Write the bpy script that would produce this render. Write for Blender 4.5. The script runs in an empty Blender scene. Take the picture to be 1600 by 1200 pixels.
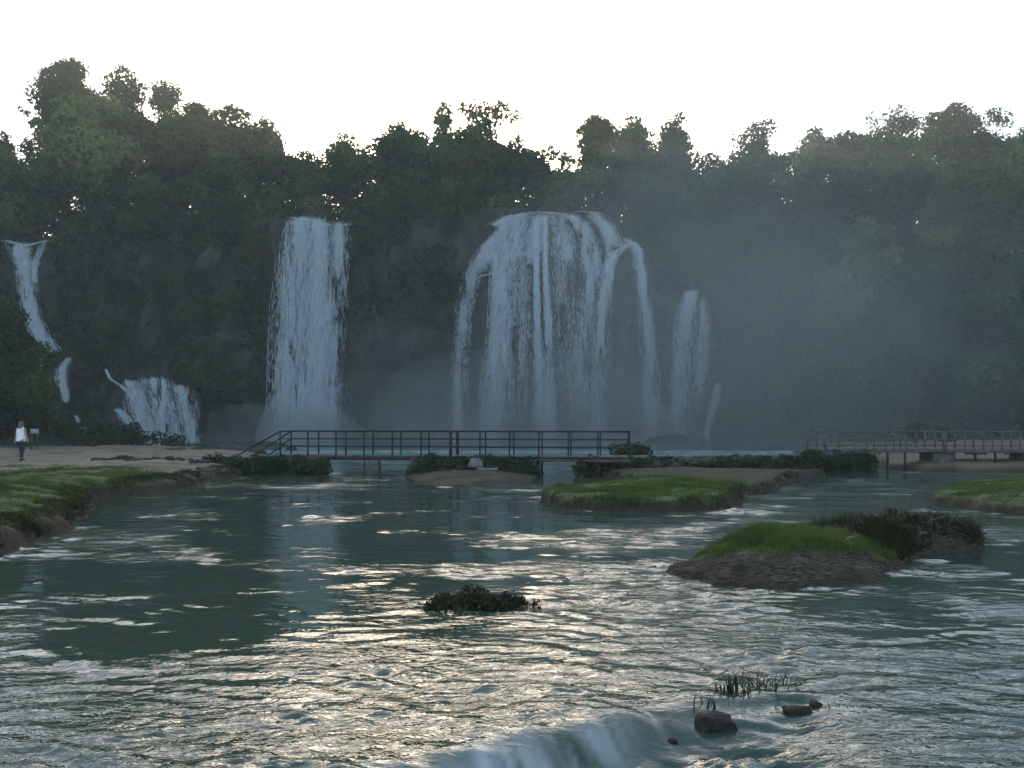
import bpy, math, random
import numpy as np
from mathutils import Vector

# ------------------------------------------------------------------ camera, sky, sun, exposure
FPX, HZ, EYE = 1340.0, 665.0, 2.15        # focal length and horizon row in 1600 px units, eye height
scene = bpy.context.scene
cam_d = bpy.data.cameras.new('camera'); cam = bpy.data.objects.new('camera', cam_d)
scene.collection.objects.link(cam); scene.camera = cam
cam.location = (0, 0, EYE); cam.rotation_euler = (math.radians(90), 0, 0)
cam_d.sensor_width = 36; cam_d.lens = 36 * FPX / 1600; cam_d.shift_y = (HZ - 600) / 1600
cam_d.clip_end = 8000; cam_d.clip_start = 0.05
SUN_AZ, SUN_EL = math.radians(-5.6), math.radians(18.4)
world = bpy.data.worlds.new('World'); scene.world = world; world.use_nodes = True
wn = world.node_tree.nodes; wl = world.node_tree.links
sky = wn.new('ShaderNodeTexSky'); sky.sky_type = 'NISHITA'; sky.sun_disc = False
sky.sun_elevation = SUN_EL; sky.sun_rotation = SUN_AZ
sky.air_density = 1.0; sky.dust_density = 1.5; sky.ozone_density = 0.6
wn['Background'].inputs['Strength'].default_value = 0.15
wl.new(sky.outputs[0], wn['Background'].inputs['Color'])
sun_d = bpy.data.lights.new('sun', 'SUN'); sun = bpy.data.objects.new('sun', sun_d)
scene.collection.objects.link(sun)
sun_d.energy = 2.0; sun_d.angle = math.radians(0.5); sun_d.color = (1.0, 0.9, 0.74)
sdir = Vector((math.sin(SUN_AZ) * math.cos(SUN_EL), math.cos(SUN_AZ) * math.cos(SUN_EL), math.sin(SUN_EL)))
sun.rotation_euler = sdir.to_track_quat('Z', 'Y').to_euler(); sun.location = (0, 0, 60)
vs = scene.view_settings
vs.view_transform = 'Standard'; vs.look = 'None'; vs.gamma = 1; vs.exposure = 1.6; vs.use_curve_mapping = False
cy = scene.cycles
cy.max_bounces = 6; cy.diffuse_bounces = 2; cy.glossy_bounces = 2; cy.transmission_bounces = 3
cy.volume_bounces = 0; cy.transparent_max_bounces = 14
cy.caustics_reflective = False; cy.caustics_refractive = False; cy.use_denoising = True; cy.use_light_tree = False; cy.adaptive_threshold = .02

# ------------------------------------------------------------------ helpers
rng = np.random.default_rng(7)
random.seed(7)
COL = scene.collection

def at(px, py, Y):
    return np.array([(px - 800) * Y / FPX, Y, EYE - (py - HZ) * Y / FPX])

def gy(py, z=0.0):                       # distance at which height z shows at row py
    return (EYE - z) * FPX / (py - HZ)

def gp(px, py, z=0.0):
    Y = gy(py, z); return ((px - 800) * Y / FPX, Y)

def sstep(a, b, x):
    t = np.clip((np.asarray(x, float) - a) / (b - a), 0, 1); return t * t * (3 - 2 * t)

def _h(ix, iy, iz):
    n = (ix.astype(np.int64) * 374761393 + iy.astype(np.int64) * 668265263 + iz.astype(np.int64) * 1274126177) & 0x7fffffff
    n = ((n ^ (n >> 13)) * 1274126177) & 0x7fffffff
    n = ((n ^ (n >> 16)) * 668265263) & 0x7fffffff
    return ((n ^ (n >> 15)) & 0xffff) / 65535.0

def noise(x, y, z=0.0):
    x, y, z = np.broadcast_arrays(np.asarray(x, float), np.asarray(y, float), np.asarray(z, float))
    ix, iy, iz = np.floor(x), np.floor(y), np.floor(z)
    fx, fy, fz = x - ix, y - iy, z - iz
    ix, iy, iz = ix.astype(np.int64), iy.astype(np.int64), iz.astype(np.int64)
    u, v, w = [t * t * t * (t * (t * 6 - 15) + 10) for t in (fx, fy, fz)]
    r = 0
    for a in (0, 1):
        for b in (0, 1):
            for c in (0, 1):
                r = r + _h(ix + a, iy + b, iz + c) * (u if a else 1 - u) * (v if b else 1 - v) * (w if c else 1 - w)
    return r * 2 - 1

def fbm(x, y, z=0.0, o=4, g=0.5):
    s, a, r = 0, 1.0, 1.0
    for i in range(o):
        s = s + a * noise(np.asarray(x) * r + 17.3 * i, np.asarray(y) * r + 5.1 * i, np.asarray(z) * r + 3.7 * i); a *= g; r *= 2.03
    return s

def mesh_obj(name, V, F, mat, parent=None, smooth=False, attrs=None):
    me = bpy.data.meshes.new(name)
    V = np.ascontiguousarray(V, np.float32); F = np.asarray(F, np.int32)
    k = F.shape[1]
    me.vertices.add(len(V)); me.vertices.foreach_set('co', V.ravel())
    me.loops.add(F.size); me.loops.foreach_set('vertex_index', np.ascontiguousarray(F).ravel())
    me.polygons.add(len(F)); me.polygons.foreach_set('loop_start', np.arange(len(F), dtype=np.int32) * k)
    me.update(calc_edges=True)
    if smooth: me.polygons.foreach_set('use_smooth', np.ones(len(F), bool))
    for nm, a in (attrs or {}).items():
        a = np.asarray(a, np.float32)
        if a.ndim == 2:
            at_ = me.attributes.new(nm, 'FLOAT_COLOR', 'POINT')
            if a.shape[1] == 3: a = np.concatenate([a, np.ones((len(a), 1), np.float32)], 1)
            at_.data.foreach_set('color', np.ascontiguousarray(a).ravel())
        else:
            me.attributes.new(nm, 'FLOAT', 'POINT').data.foreach_set('value', a)
    if mat: me.materials.append(mat)
    o = bpy.data.objects.new(name, me); COL.objects.link(o)
    if parent: o.parent = parent; o.location = tuple(-Vector(parent.location)) if not parent.get('_shift') else (0, 0, 0)
    return o

def empty(name, loc=(0, 0, 0)):
    o = bpy.data.objects.new(name, None); COL.objects.link(o); o.location = loc; o.empty_display_size = .3
    return o

def tag(o, label=None, cat=None, group=None, kind=None):
    if label: o['label'] = label
    if cat: o['category'] = cat
    if group: o['group'] = group
    if kind: o['kind'] = kind
    return o

class MB:                                 # collects quads / boxes / tubes into one mesh
    def __init__(s): s.V = []; s.F = []; s.n = 0
    def add(s, V, F):
        V = np.asarray(V, float); F = np.asarray(F, int)
        s.V.append(V); s.F.append(F + s.n); s.n += len(V); return s
    def beam(s, a, b, w, h, up=(0, 0, 1)):
        a, b = np.asarray(a, float), np.asarray(b, float); d = b - a; d /= np.linalg.norm(d)
        up = np.asarray(up, float)
        if abs(d @ up) > .95: up = np.array([0, 1., 0])
        r = np.cross(d, up); r /= np.linalg.norm(r); u = np.cross(r, d)
        V = [p + r * sx * w / 2 + u * sz * h / 2 for p in (a, b) for sx, sz in ((-1, -1), (1, -1), (1, 1), (-1, 1))]
        return s.add(V, [(0, 1, 2, 3), (7, 6, 5, 4), (0, 4, 5, 1), (1, 5, 6, 2), (2, 6, 7, 3), (3, 7, 4, 0)])
    def tube(s, P, R, n=6, cap=True):
        P = np.asarray(P, float); R = np.broadcast_to(np.asarray(R, float), (len(P),)); V = []; F = []
        for i, p in enumerate(P):
            d = P[min(i + 1, len(P) - 1)] - P[max(i - 1, 0)]; d = d / (np.linalg.norm(d) + 1e-9)
            up = np.array([0, 0, 1.]) if abs(d[2]) < .9 else np.array([0, 1., 0])
            r = np.cross(d, up); r /= np.linalg.norm(r); u = np.cross(r, d)
            for k in range(n):
                a = 2 * math.pi * k / n; V.append(p + R[i] * (r * math.cos(a) + u * math.sin(a)))
        for i in range(len(P) - 1):
            for k in range(n):
                F.append((i * n + k, i * n + (k + 1) % n, (i + 1) * n + (k + 1) % n, (i + 1) * n + k))
        m = len(V)
        if cap:
            V += [P[0], P[-1]]
            for k in range(n):
                F.append((m, (k + 1) % n, k, m)); e = (len(P) - 1) * n
                F.append((m + 1, e + k, e + (k + 1) % n, m + 1))
        return s.add(V, [f for f in F])
    def build(s, name, mat, parent=None, smooth=False, attrs=None):
        V = np.concatenate(s.V); F = np.concatenate(s.F)
        if F.shape[1] == 4 and (F[:, 0] == F[:, 3]).any():
            me_tri = F[:, 0] == F[:, 3]
            T = F[me_tri][:, :3]; Q = F[~me_tri]
            F = np.concatenate([T, Q[:, :3], Q[:, [0, 2, 3]]])
        return mesh_obj(name, V, F, mat, parent, smooth, attrs)

# ------------------------------------------------------------------ materials
def mat(name):
    m = bpy.data.materials.new(name); m.use_nodes = True; nt = m.node_tree
    for n in list(nt.nodes): nt.nodes.remove(n)
    out = nt.nodes.new('ShaderNodeOutputMaterial')
    def N(t, **k):
        n = nt.nodes.new('ShaderNode' + t)
        for a, b in k.items(): setattr(n, a, b)
        return n
    return m, nt, N, nt.links.new, out

def leaf_mat(name, c0, c1, trans=0.35):
    m, nt, N, L, out = mat(name)
    a = N('Attribute'); a.attribute_name = 'tint'
    mx = N('Mix', data_type='RGBA'); L(a.outputs['Fac'], mx.inputs[0])
    mx.inputs[6].default_value = (*c0, 1); mx.inputs[7].default_value = (*c1, 1)
    d = N('BsdfDiffuse'); t = N('BsdfTranslucent'); s = N('MixShader'); s.inputs[0].default_value = trans
    L(mx.outputs[2], d.inputs[0]); L(mx.outputs[2], t.inputs[0]); L(d.outputs[0], s.inputs[1]); L(t.outputs[0], s.inputs[2])
    L(s.outputs[0], out.inputs[0]); return m

def noisy_mat(name, c0, c1, scale=4.0, rough=0.8, bump=0.3, stretch=(1, 1, 1), metallic=0.0, spec=0.3):
    m, nt, N, L, out = mat(name)
    tc = N('TexCoord'); mp = N('Mapping'); mp.inputs['Scale'].default_value = stretch
    L(tc.outputs['Object'], mp.inputs[0])
    n = N('TexNoise'); n.inputs['Scale'].default_value = scale; n.inputs['Detail'].default_value = 6; L(mp.outputs[0], n.inputs['Vector'])
    cr = N('ValToRGB'); cr.color_ramp.elements[0].position = .32; cr.color_ramp.elements[1].position = .68
    cr.color_ramp.elements[0].color = (*c0, 1); cr.color_ramp.elements[1].color = (*c1, 1); L(n.outputs[0], cr.inputs[0])
    p = N('BsdfPrincipled'); p.inputs['Roughness'].default_value = rough; p.inputs['Metallic'].default_value = metallic
    p.inputs['Specular IOR Level'].default_value = spec
    L(cr.outputs[0], p.inputs['Base Color'])
    b = N('Bump'); b.inputs['Strength'].default_value = bump; b.inputs['Distance'].default_value = .05
    L(n.outputs[0], b.inputs['Height']); L(b.outputs[0], p.inputs['Normal']); L(p.outputs[0], out.inputs[0]); return m

def ground_mat(name):                     # colour of each patch of soil, sand or turf comes with the mesh; grain from noise
    m, nt, N, L, out = mat(name)
    a = N('Attribute'); a.attribute_name = 'soil'
    tc = N('TexCoord'); n = N('TexNoise'); n.inputs['Scale'].default_value = 9; n.inputs['Detail'].default_value = 8
    L(tc.outputs['Object'], n.inputs['Vector'])
    mr = N('MapRange'); mr.inputs[1].default_value = .25; mr.inputs[2].default_value = .75; mr.inputs[3].default_value = .55; mr.inputs[4].default_value = 1.4
    L(n.outputs[0], mr.inputs[0])
    mx = N('Mix', data_type='RGBA', blend_type='MULTIPLY'); mx.inputs[0].default_value = 1
    L(a.outputs['Color'], mx.inputs[6]); L(mr.outputs[0], mx.inputs[7])
    p = N('BsdfPrincipled'); p.inputs['Roughness'].default_value = .9; p.inputs['Specular IOR Level'].default_value = .15
    L(mx.outputs[2], p.inputs['Base Color'])
    b = N('Bump'); b.inputs['Strength'].default_value = .6; b.inputs['Distance'].default_value = .04; L(n.outputs[0], b.inputs['Height'])
    L(b.outputs[0], p.inputs['Normal']); L(p.outputs[0], out.inputs[0]); return m

def water_mat(name, deep):
    m, nt, N, L, out = mat(name)
    tc = N('TexCoord'); mp = N('Mapping'); mp.inputs['Scale'].default_value = (1.0, 1.7, 1)
    L(tc.outputs['Object'], mp.inputs[0])
    n1 = N('TexNoise'); n1.inputs['Scale'].default_value = 6; n1.inputs['Detail'].default_value = 3; n1.inputs['Roughness'].default_value = .62
    n1.inputs['Distortion'].default_value = .5
    L(mp.outputs[0], n1.inputs['Vector'])
    ra = N('Attribute'); ra.attribute_name = 'riffle'
    b = N('Bump'); b.inputs['Distance'].default_value = .03
    mu = N('Math', operation='MULTIPLY'); mu.inputs[1].default_value = .6; L(ra.outputs['Fac'], mu.inputs[0]); L(mu.outputs[0], b.inputs['Strength'])
    L(n1.outputs[0], b.inputs['Height'])
    p = N('BsdfPrincipled'); p.inputs['Base Color'].default_value = (*deep, 1); p.inputs['Roughness'].default_value = .04
    p.inputs['IOR'].default_value = 1.36; L(b.outputs[0], p.inputs['Normal'])
    fo = N('Attribute'); fo.attribute_name = 'foam'
    n2 = N('TexNoise'); n2.inputs['Scale'].default_value = 5; n2.inputs['Detail'].default_value = 7; n2.inputs['Roughness'].default_value = .7
    L(mp.outputs[0], n2.inputs['Vector'])
    ad = N('Math', operation='ADD'); L(fo.outputs['Fac'], ad.inputs[0]); L(n2.outputs[0], ad.inputs[1])
    mr = N('MapRange'); mr.inputs[1].default_value = .95; mr.inputs[2].default_value = 1.25; L(ad.outputs[0], mr.inputs[0])
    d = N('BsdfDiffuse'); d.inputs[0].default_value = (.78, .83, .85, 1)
    s = N('MixShader'); sk = N('Attribute'); sk.attribute_name = 'painted_sheen'; a2 = N('Math', operation='ADD', use_clamp=True); L(mr.outputs[0], a2.inputs[0]); L(sk.outputs['Fac'], a2.inputs[1]); L(a2.outputs[0], s.inputs[0]); L(p.outputs[0], s.inputs[1]); L(d.outputs[0], s.inputs[2])
    L(s.outputs[0], out.inputs[0]); return m

def white_water_mat():
    m, nt, N, L, out = mat('white_water')
    d = N('BsdfDiffuse'); d.inputs[0].default_value = (.60, .66, .70, 1)
    t = N('BsdfTranslucent'); t.inputs[0].default_value = (.60, .66, .70, 1)
    s = N('MixShader'); s.inputs[0].default_value = .3; L(d.outputs[0], s.inputs[1]); L(t.outputs[0], s.inputs[2])
    tr = N('BsdfTransparent'); s2 = N('MixShader'); s2.inputs[0].default_value = .54
    L(s.outputs[0], s2.inputs[1]); L(tr.outputs[0], s2.inputs[2]); L(s2.outputs[0], out.inputs[0]); return m

def vol_mat(name, dens, color=(.95, 1.0, .97), aniso=.3):
    m, nt, N, L, out = mat(name)
    v = N('VolumePrincipled'); v.inputs['Color'].default_value = (*color, 1)
    v.inputs['Density'].default_value = dens; v.inputs['Anisotropy'].default_value = aniso
    L(v.outputs[0], out.inputs['Volume']); return m

M = dict(
    leaf=leaf_mat('leaf_broad', (.014, .027, .011), (.08, .13, .036)),
    bamboo=leaf_mat('leaf_bamboo', (.07, .10, .03), (.20, .24, .08)),
    shrub=leaf_mat('leaf_shrub', (.012, .021, .010), (.066, .098, .032), .25),
    grass=leaf_mat('grass_blade', (.048, .078, .02), (.12, .165, .042), .4),
    weed=leaf_mat('weed_leaf', (.022, .024, .012), (.085, .085, .036), .3),
    bark=noisy_mat('bark', (.03, .024, .018), (.09, .075, .06), 3, .9, .5, (1, 1, .25)),
    rock=noisy_mat('wet_limestone', (.010, .011, .009), (.042, .042, .032), .55, .75, .8, (1, 1, .45)),
    stone=noisy_mat('stone', (.035, .033, .028), (.11, .10, .085), 3, .7, .6),
    concrete=noisy_mat('concrete', (.10, .092, .08), (.21, .195, .17), 2.5, .85, .3),
    steel=noisy_mat('painted_steel', (.008, .011, .013), (.02, .025, .028), 5, .6, .1, spec=.2),
    rust=noisy_mat('rusty_steel', (.014, .014, .013), (.05, .032, .02), 4, .75, .2, spec=.2),
    wood=noisy_mat('weathered_wood', (.045, .034, .024), (.12, .095, .07), 3, .8, .4, (1, 1, 1)),
    palewood=noisy_mat('pale_bamboo', (.05, .047, .04), (.12, .112, .095), 3, .7, .3),
    twig=noisy_mat('dry_twig', (.045, .035, .025), (.17, .14, .10), 6, .9, .2),
    soil=ground_mat('soil'),
    water=water_mat('river_water', (.034, .058, .037)),
    pool=water_mat('pool_water', (.05, .10, .095)),
    fall=white_water_mat(),
)

# ------------------------------------------------------------------ leaf clouds
def leaves(P, Nn, size, tint, droop=0.0, aspect=1.0, tri=True):
    """rhombic leaf faces at P facing about Nn -> V, F, tint"""
    n = len(P); size = np.broadcast_to(size, (n,))
    Nn = Nn + rng.normal(0, .38, (n, 3)); Nn /= np.linalg.norm(Nn, axis=1, keepdims=True) + 1e-9
    R = rng.normal(0, 1, (n, 3)); R[:, 2] -= droop
    T = R - Nn * np.sum(R * Nn, 1, keepdims=True); T /= np.linalg.norm(T, axis=1, keepdims=True) + 1e-9
    B = np.cross(Nn, T)
    a = (size * .62 * aspect)[:, None]; b = (size * .42)[:, None]
    fold = Nn * (size * .12)[:, None]
    if tri:
        V = np.stack([P + T * a * 1.15, P + B * b * 1.2 - T * a * .55, P - B * b * 1.2 - T * a * .55], 1).reshape(-1, 3)
        return V, np.arange(n * 3).reshape(n, 3), np.repeat(np.clip(tint, 0, 1), 3)
    V = np.stack([P + T * a, P + B * b - fold, P - T * a, P - B * b - fold], 1).reshape(-1, 3)
    F = np.arange(n * 4).reshape(n, 4)
    return V, F, np.repeat(np.clip(tint, 0, 1), 4)

def lobe_leaves(C, R, leaf, dens, t0, flat=.8, shell=.55, droop=0.0):
    n = max(6, int(dens * 3.2 * 4 * math.pi * R * R / (leaf * leaf) * .35))
    D = rng.normal(0, 1, (n, 3)); D[:, 2] += .25; D /= np.linalg.norm(D, axis=1, keepdims=True)
    r = R * (shell + (1.06 - shell) * rng.random(n) ** .5)
    r *= 1 + .22 * noise(D[:, 0] * 2.2 + C[0], D[:, 1] * 2.2 + C[1], D[:, 2] * 2.2 + C[2])
    P = D * r[:, None]; P[:, 2] *= flat; P += C
    tint = t0 + rng.normal(0, .08, n)
    return P, D, tint

def crown_mesh(lobes, leaf, dens, mat_, parent, droop=0.0, aspect=1.0, name='crown', flat=.8, shell=.55):
    Ps, Ds, Ts = [], [], []
    for (C, R, t0) in lobes:
        P, D, T = lobe_leaves(np.asarray(C, float), R, leaf, dens, t0, flat, shell, droop)
        Ps.append(P); Ds.append(D); Ts.append(T)
    P = np.concatenate(Ps); D = np.concatenate(Ds); T = np.concatenate(Ts)
    V, F, tt = leaves(P, D, leaf * rng.uniform(.7, 1.35, len(P)), T, droop, aspect)
    o = mesh_obj(name, V, F, mat_, parent, attrs={'tint': tt})
    if parent and name != 'crown': o['kind'] = 'stuff'
    return o

# ------------------------------------------------------------------ plan of the falls' cliff: distance of its foot along the picture's columns
PLAN = np.array([(-700, 70), (-350, 78), (0, 90), (150, 95), (430, 100), (560, 101), (720, 100), (880, 97), (1020, 99), (1110, 98), (1250, 89), (1400, 80), (1600, 72), (1900, 62), (2300, 52)], float)
LIP = np.array([(-700, 380), (-350, 400), (-20, 378), (75, 380), (95, 362), (150, 350), (300, 346), (440, 342), (550, 350), (600, 345), (660, 335), (760, 326), (940, 328), (985, 378), (1005, 390), (1040, 440), (1075, 458), (1110, 462), (1200, 440), (1300, 420), (2300, 420)], float)
def plan(px): return np.interp(px, PLAN[:, 0], PLAN[:, 1])
def lipz(px): return EYE - (np.interp(px, LIP[:, 0], LIP[:, 1]) - HZ) * plan(px) / FPX
def cliffness(px): return 1 - sstep(1060, 1240, px)
def bulge(px, z):                         # rounded tufa hump under the central fall
    w = np.exp(-((np.asarray(px) - 868) / 120.0) ** 4)
    return w * 5.0 * sstep(27, 16, z)
TC_D = np.array([0, .4, .8, 1.0, 1.2, 1.5, 3, 7, 14, 26, 45, 80, 160, 400]); TC_T = np.array([0, .15, .3, .45, .6, .70, .72, .75, .8, .84, .88, .92, .96, 1])
TC_Z = np.array([0, .2, .42, .63, .85, 1, 1.02, 1.05, 1.07, 1.09, 1.1, 1.1, 1.1, .9])
TS_D = np.array([0, 3, 6, 9, 13, 18, 22, 28, 34, 42, 55, 85, 160, 400]); TS_Z = np.array([.5, 3.5, 6.5, 9.5, 13, 16.5, 19, 22, 24, 26, 28, 28.5, 28, 20])
def hill(px, t):
    c = cliffness(px); lz = lipz(px)
    d = c * np.interp(t, TC_T, TC_D) + (1 - c) * np.interp(t, TC_T, TS_D)
    z = c * (-.6 + (lz + .6) * np.interp(t, TC_T, TC_Z)) + (1 - c) * np.interp(t, TC_T, TS_Z)
    return d, z
def hill_at(px, d):                       # height of the ground d metres behind the cliff foot
    c = cliffness(px)
    ts = np.linspace(0, 1, 400); dd, zz = hill(np.full(400, float(px)), ts)
    return float(np.interp(d, dd, zz))

# ------------------------------------------------------------------ ground and cliff
g = 4000.0
mesh_obj('ground', [(-g, -g, -1.6), (g, -g, -1.6), (g, g, -1.6), (-g, g, -1.6)], [(0, 1, 2, 3)], M['rock'])['kind'] = 'structure'

pxs = np.arange(-700, 2301, 5.0); ts = np.concatenate([np.linspace(0, .7, 80), np.linspace(.71, 1, 26)])
PX, T = np.meshgrid(pxs, ts)
D, Z = hill(PX, T)
Yb = plan(PX)
X = (PX - 800) * Yb / FPX
face = cliffness(PX) * (1 - sstep(.68, .74, T))
Z0 = Z.copy()
dY = -bulge(PX, Z) * face
dY += face * (1.5 * fbm(X * .16, Z * .10, 3.3, 4) + .9 * fbm(X * .7, Z * .12, 9.1, 3) + .8 * np.round(fbm(X * .1, Z * .35, 1.0, 2) * 2) / 2)
dY += (1 - face) * 0
Z = Z + (1 - face) * .7 * fbm(X * .15, D * .15, 2.0, 3) + face * .35 * fbm(X * .8, Z * .5, 4.4, 3)
CY = Yb + D + dY
Z[0] = -2.2
CV = np.stack([X, CY, Z], -1)
nr, nc = PX.shape
idx = np.arange(nr * nc).reshape(nr, nc)
CF = np.stack([idx[:-1, :-1], idx[:-1, 1:], idx[1:, 1:], idx[1:, :-1]], -1).reshape(-1, 4)
cliff = mesh_obj('cliff', CV.reshape(-1, 3), CF, M['rock'], smooth=True); cliff['kind'] = 'structure'

# creepers, moss and bushes hanging on the cliff and covering the slopes
def hill_pt(px, t):
    i = np.clip(np.searchsorted(ts, t), 0, nr - 1); j = np.clip(((px + 700) / 5).astype(int), 0, nc - 1)
    return CV[i, j]
def in_fall(px, py):
    return ((px > 425) & (px < 548) & (py > 335)) | ((px > 712) & (px < 1030) & (py > 318)) | ((px > 5) & (px < 85) & (py > 370) & (py < 550)) | ((px > 185) & (px < 308) & (py > 590)) | ((px > 1035) & (px < 1110) & (py > 455))
Ps, Ds, Ts, Sz = [], [], [], []
n = 4000
px = rng.uniform(-250, 1850, n); t = np.where(rng.random(n) < .76, rng.uniform(.03, .70, n), rng.uniform(.7, .9, n))
lipm = rng.random(n) < .22; t = np.where(lipm, rng.uniform(.64, .74, n), t)
C = hill_pt(px, t)
py = HZ - (C[:, 2] - EYE) * FPX / C[:, 1]
keep = ~in_fall(px, py) | (rng.random(n) < .12)
for i in np.where(keep)[0]:
    onface = cliffness(px[i]) > .5 and t[i] < .7
    if onface and noise(px[i] * .012, t[i] * 6, 4.0) < -.62: continue
    R = rng.uniform(.5, 1.4) if onface else rng.uniform(.9, 2.4)
    if in_fall(px[i], py[i]): R *= .6
    c = C[i] + np.array([0, -R * .25 if onface else 0, R * .1])
    P, Dd, tt = lobe_leaves(c, R, .36, .55, .34 + .5 * noise(px[i] * .02, t[i] * 7, 1.5) + rng.normal(0, .17), .9, .5)
    if onface:
        P[:, 1] = c[1] + (P[:, 1] - c[1]) * .5; P[:, 2] = c[2] + (P[:, 2] - c[2]) * 1.5 - .3 * R
    Ps.append(P); Ds.append(Dd); Ts.append(tt); Sz.append(np.full(len(P), .34 if onface else .4))
P = np.concatenate(Ps); S = np.concatenate(Sz) * rng.uniform(.7, 1.3, len(P))
V, F, tt = leaves(P, np.concatenate(Ds), S, np.concatenate(Ts), .8, 1.15)
tag(mesh_obj('undergrowth', V, F, M['shrub'], attrs={'tint': tt}), 'dark creepers and bushes covering the cliff and wooded slope', 'undergrowth', kind='stuff')

# ------------------------------------------------------------------ trees
def trunk_mesh(base, top, r, parent, limbs):
    mb = MB(); base = np.asarray(base, float); top = np.asarray(top, float)
    mid = (base + top) / 2 + np.array([rng.normal(0, .25), rng.normal(0, .25), 0])
    mb.tube([base - (0, 0, .6), base + (0, 0, .5), mid, top], [r * 1.35, r, r * .75, r * .35], 7)
    for c in limbs:
        s = mid + (top - mid) * rng.uniform(0, .8)
        m = (s + c) / 2 + np.array([0, 0, -.12 * np.linalg.norm(c - s)])
        mb.tube([s, m, c], [r * .4, r * .26, r * .1], 5, False)
    return mb.build('trunk', M['bark'], parent, True)

def tree(label, cx, top, hw, bot, d, lean=0, dens=1.0, kind='leaf', nl=13, t0=.4, name='forest_tree', leaf=.36, lobes=None, cat='tree', base=None, shell=.5, rl=(.38, .56), group=None, tr=None):
    Y = float(plan(cx)) + d if base is None else base[1]
    if base is None and top < 240: bot = min(bot, top + 3.0 * hw); hw = hw * 1.32
    k = Y / FPX
    C = at(cx, (top + bot) / 2, Y); rx = hw * k; rz = (bot - top) / 2 * k; ry = min(rx, rz * 1.2) * .85
    if base is None:
        b = np.array([C[0] + lean * k, Y + rng.uniform(-.5, .5), hill_at(cx + lean, d) - .2])
    else: b = np.asarray(base, float)
    e = empty(name, tuple(b)); tag(e, label, cat, group)
    L = []
    if lobes:
        for (lx, ly, lr) in lobes:
            c = at(lx, ly, Y); c[1] += rng.normal(0, .25) * rx
            L.append((c, lr * k, t0 + rng.normal(0, .1)))
    nl = int(nl * min(2.6, max(1.0, 1.15 * rz / rx)))
    for i in range(nl):
        R = rng.uniform(*rl) * min(rx, rz * 1.1)
        v = rng.normal(0, 1, 3); v /= np.linalg.norm(v); v *= rng.random() ** .4
        c = C + v * np.array([max(rx - R, .1), max(ry - R * .5, .1), max(rz - R * .8, .1)])
        L.append((c, R, t0 + rng.normal(0, .2)))
    if nl: 
        R = .36 * min(rx, rz); L.append((C + np.array([rng.uniform(-.25, .25) * rx, 0, rz - R * .8]), R, t0 + .05))
    dr, asp = (1.2, 1.5) if kind == 'bamboo' else (.3, 1.0)
    cr = crown_mesh(L, leaf, dens, M[kind], e, dr, asp, shell=shell)
    tr = tr or max(.10, .022 * (C[2] + rz - b[2]))
    trunk_mesh(b, C + (0, 0, rz * .2), min(tr, .5), e, [l[0] for l in L[:7]])
    return e

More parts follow.
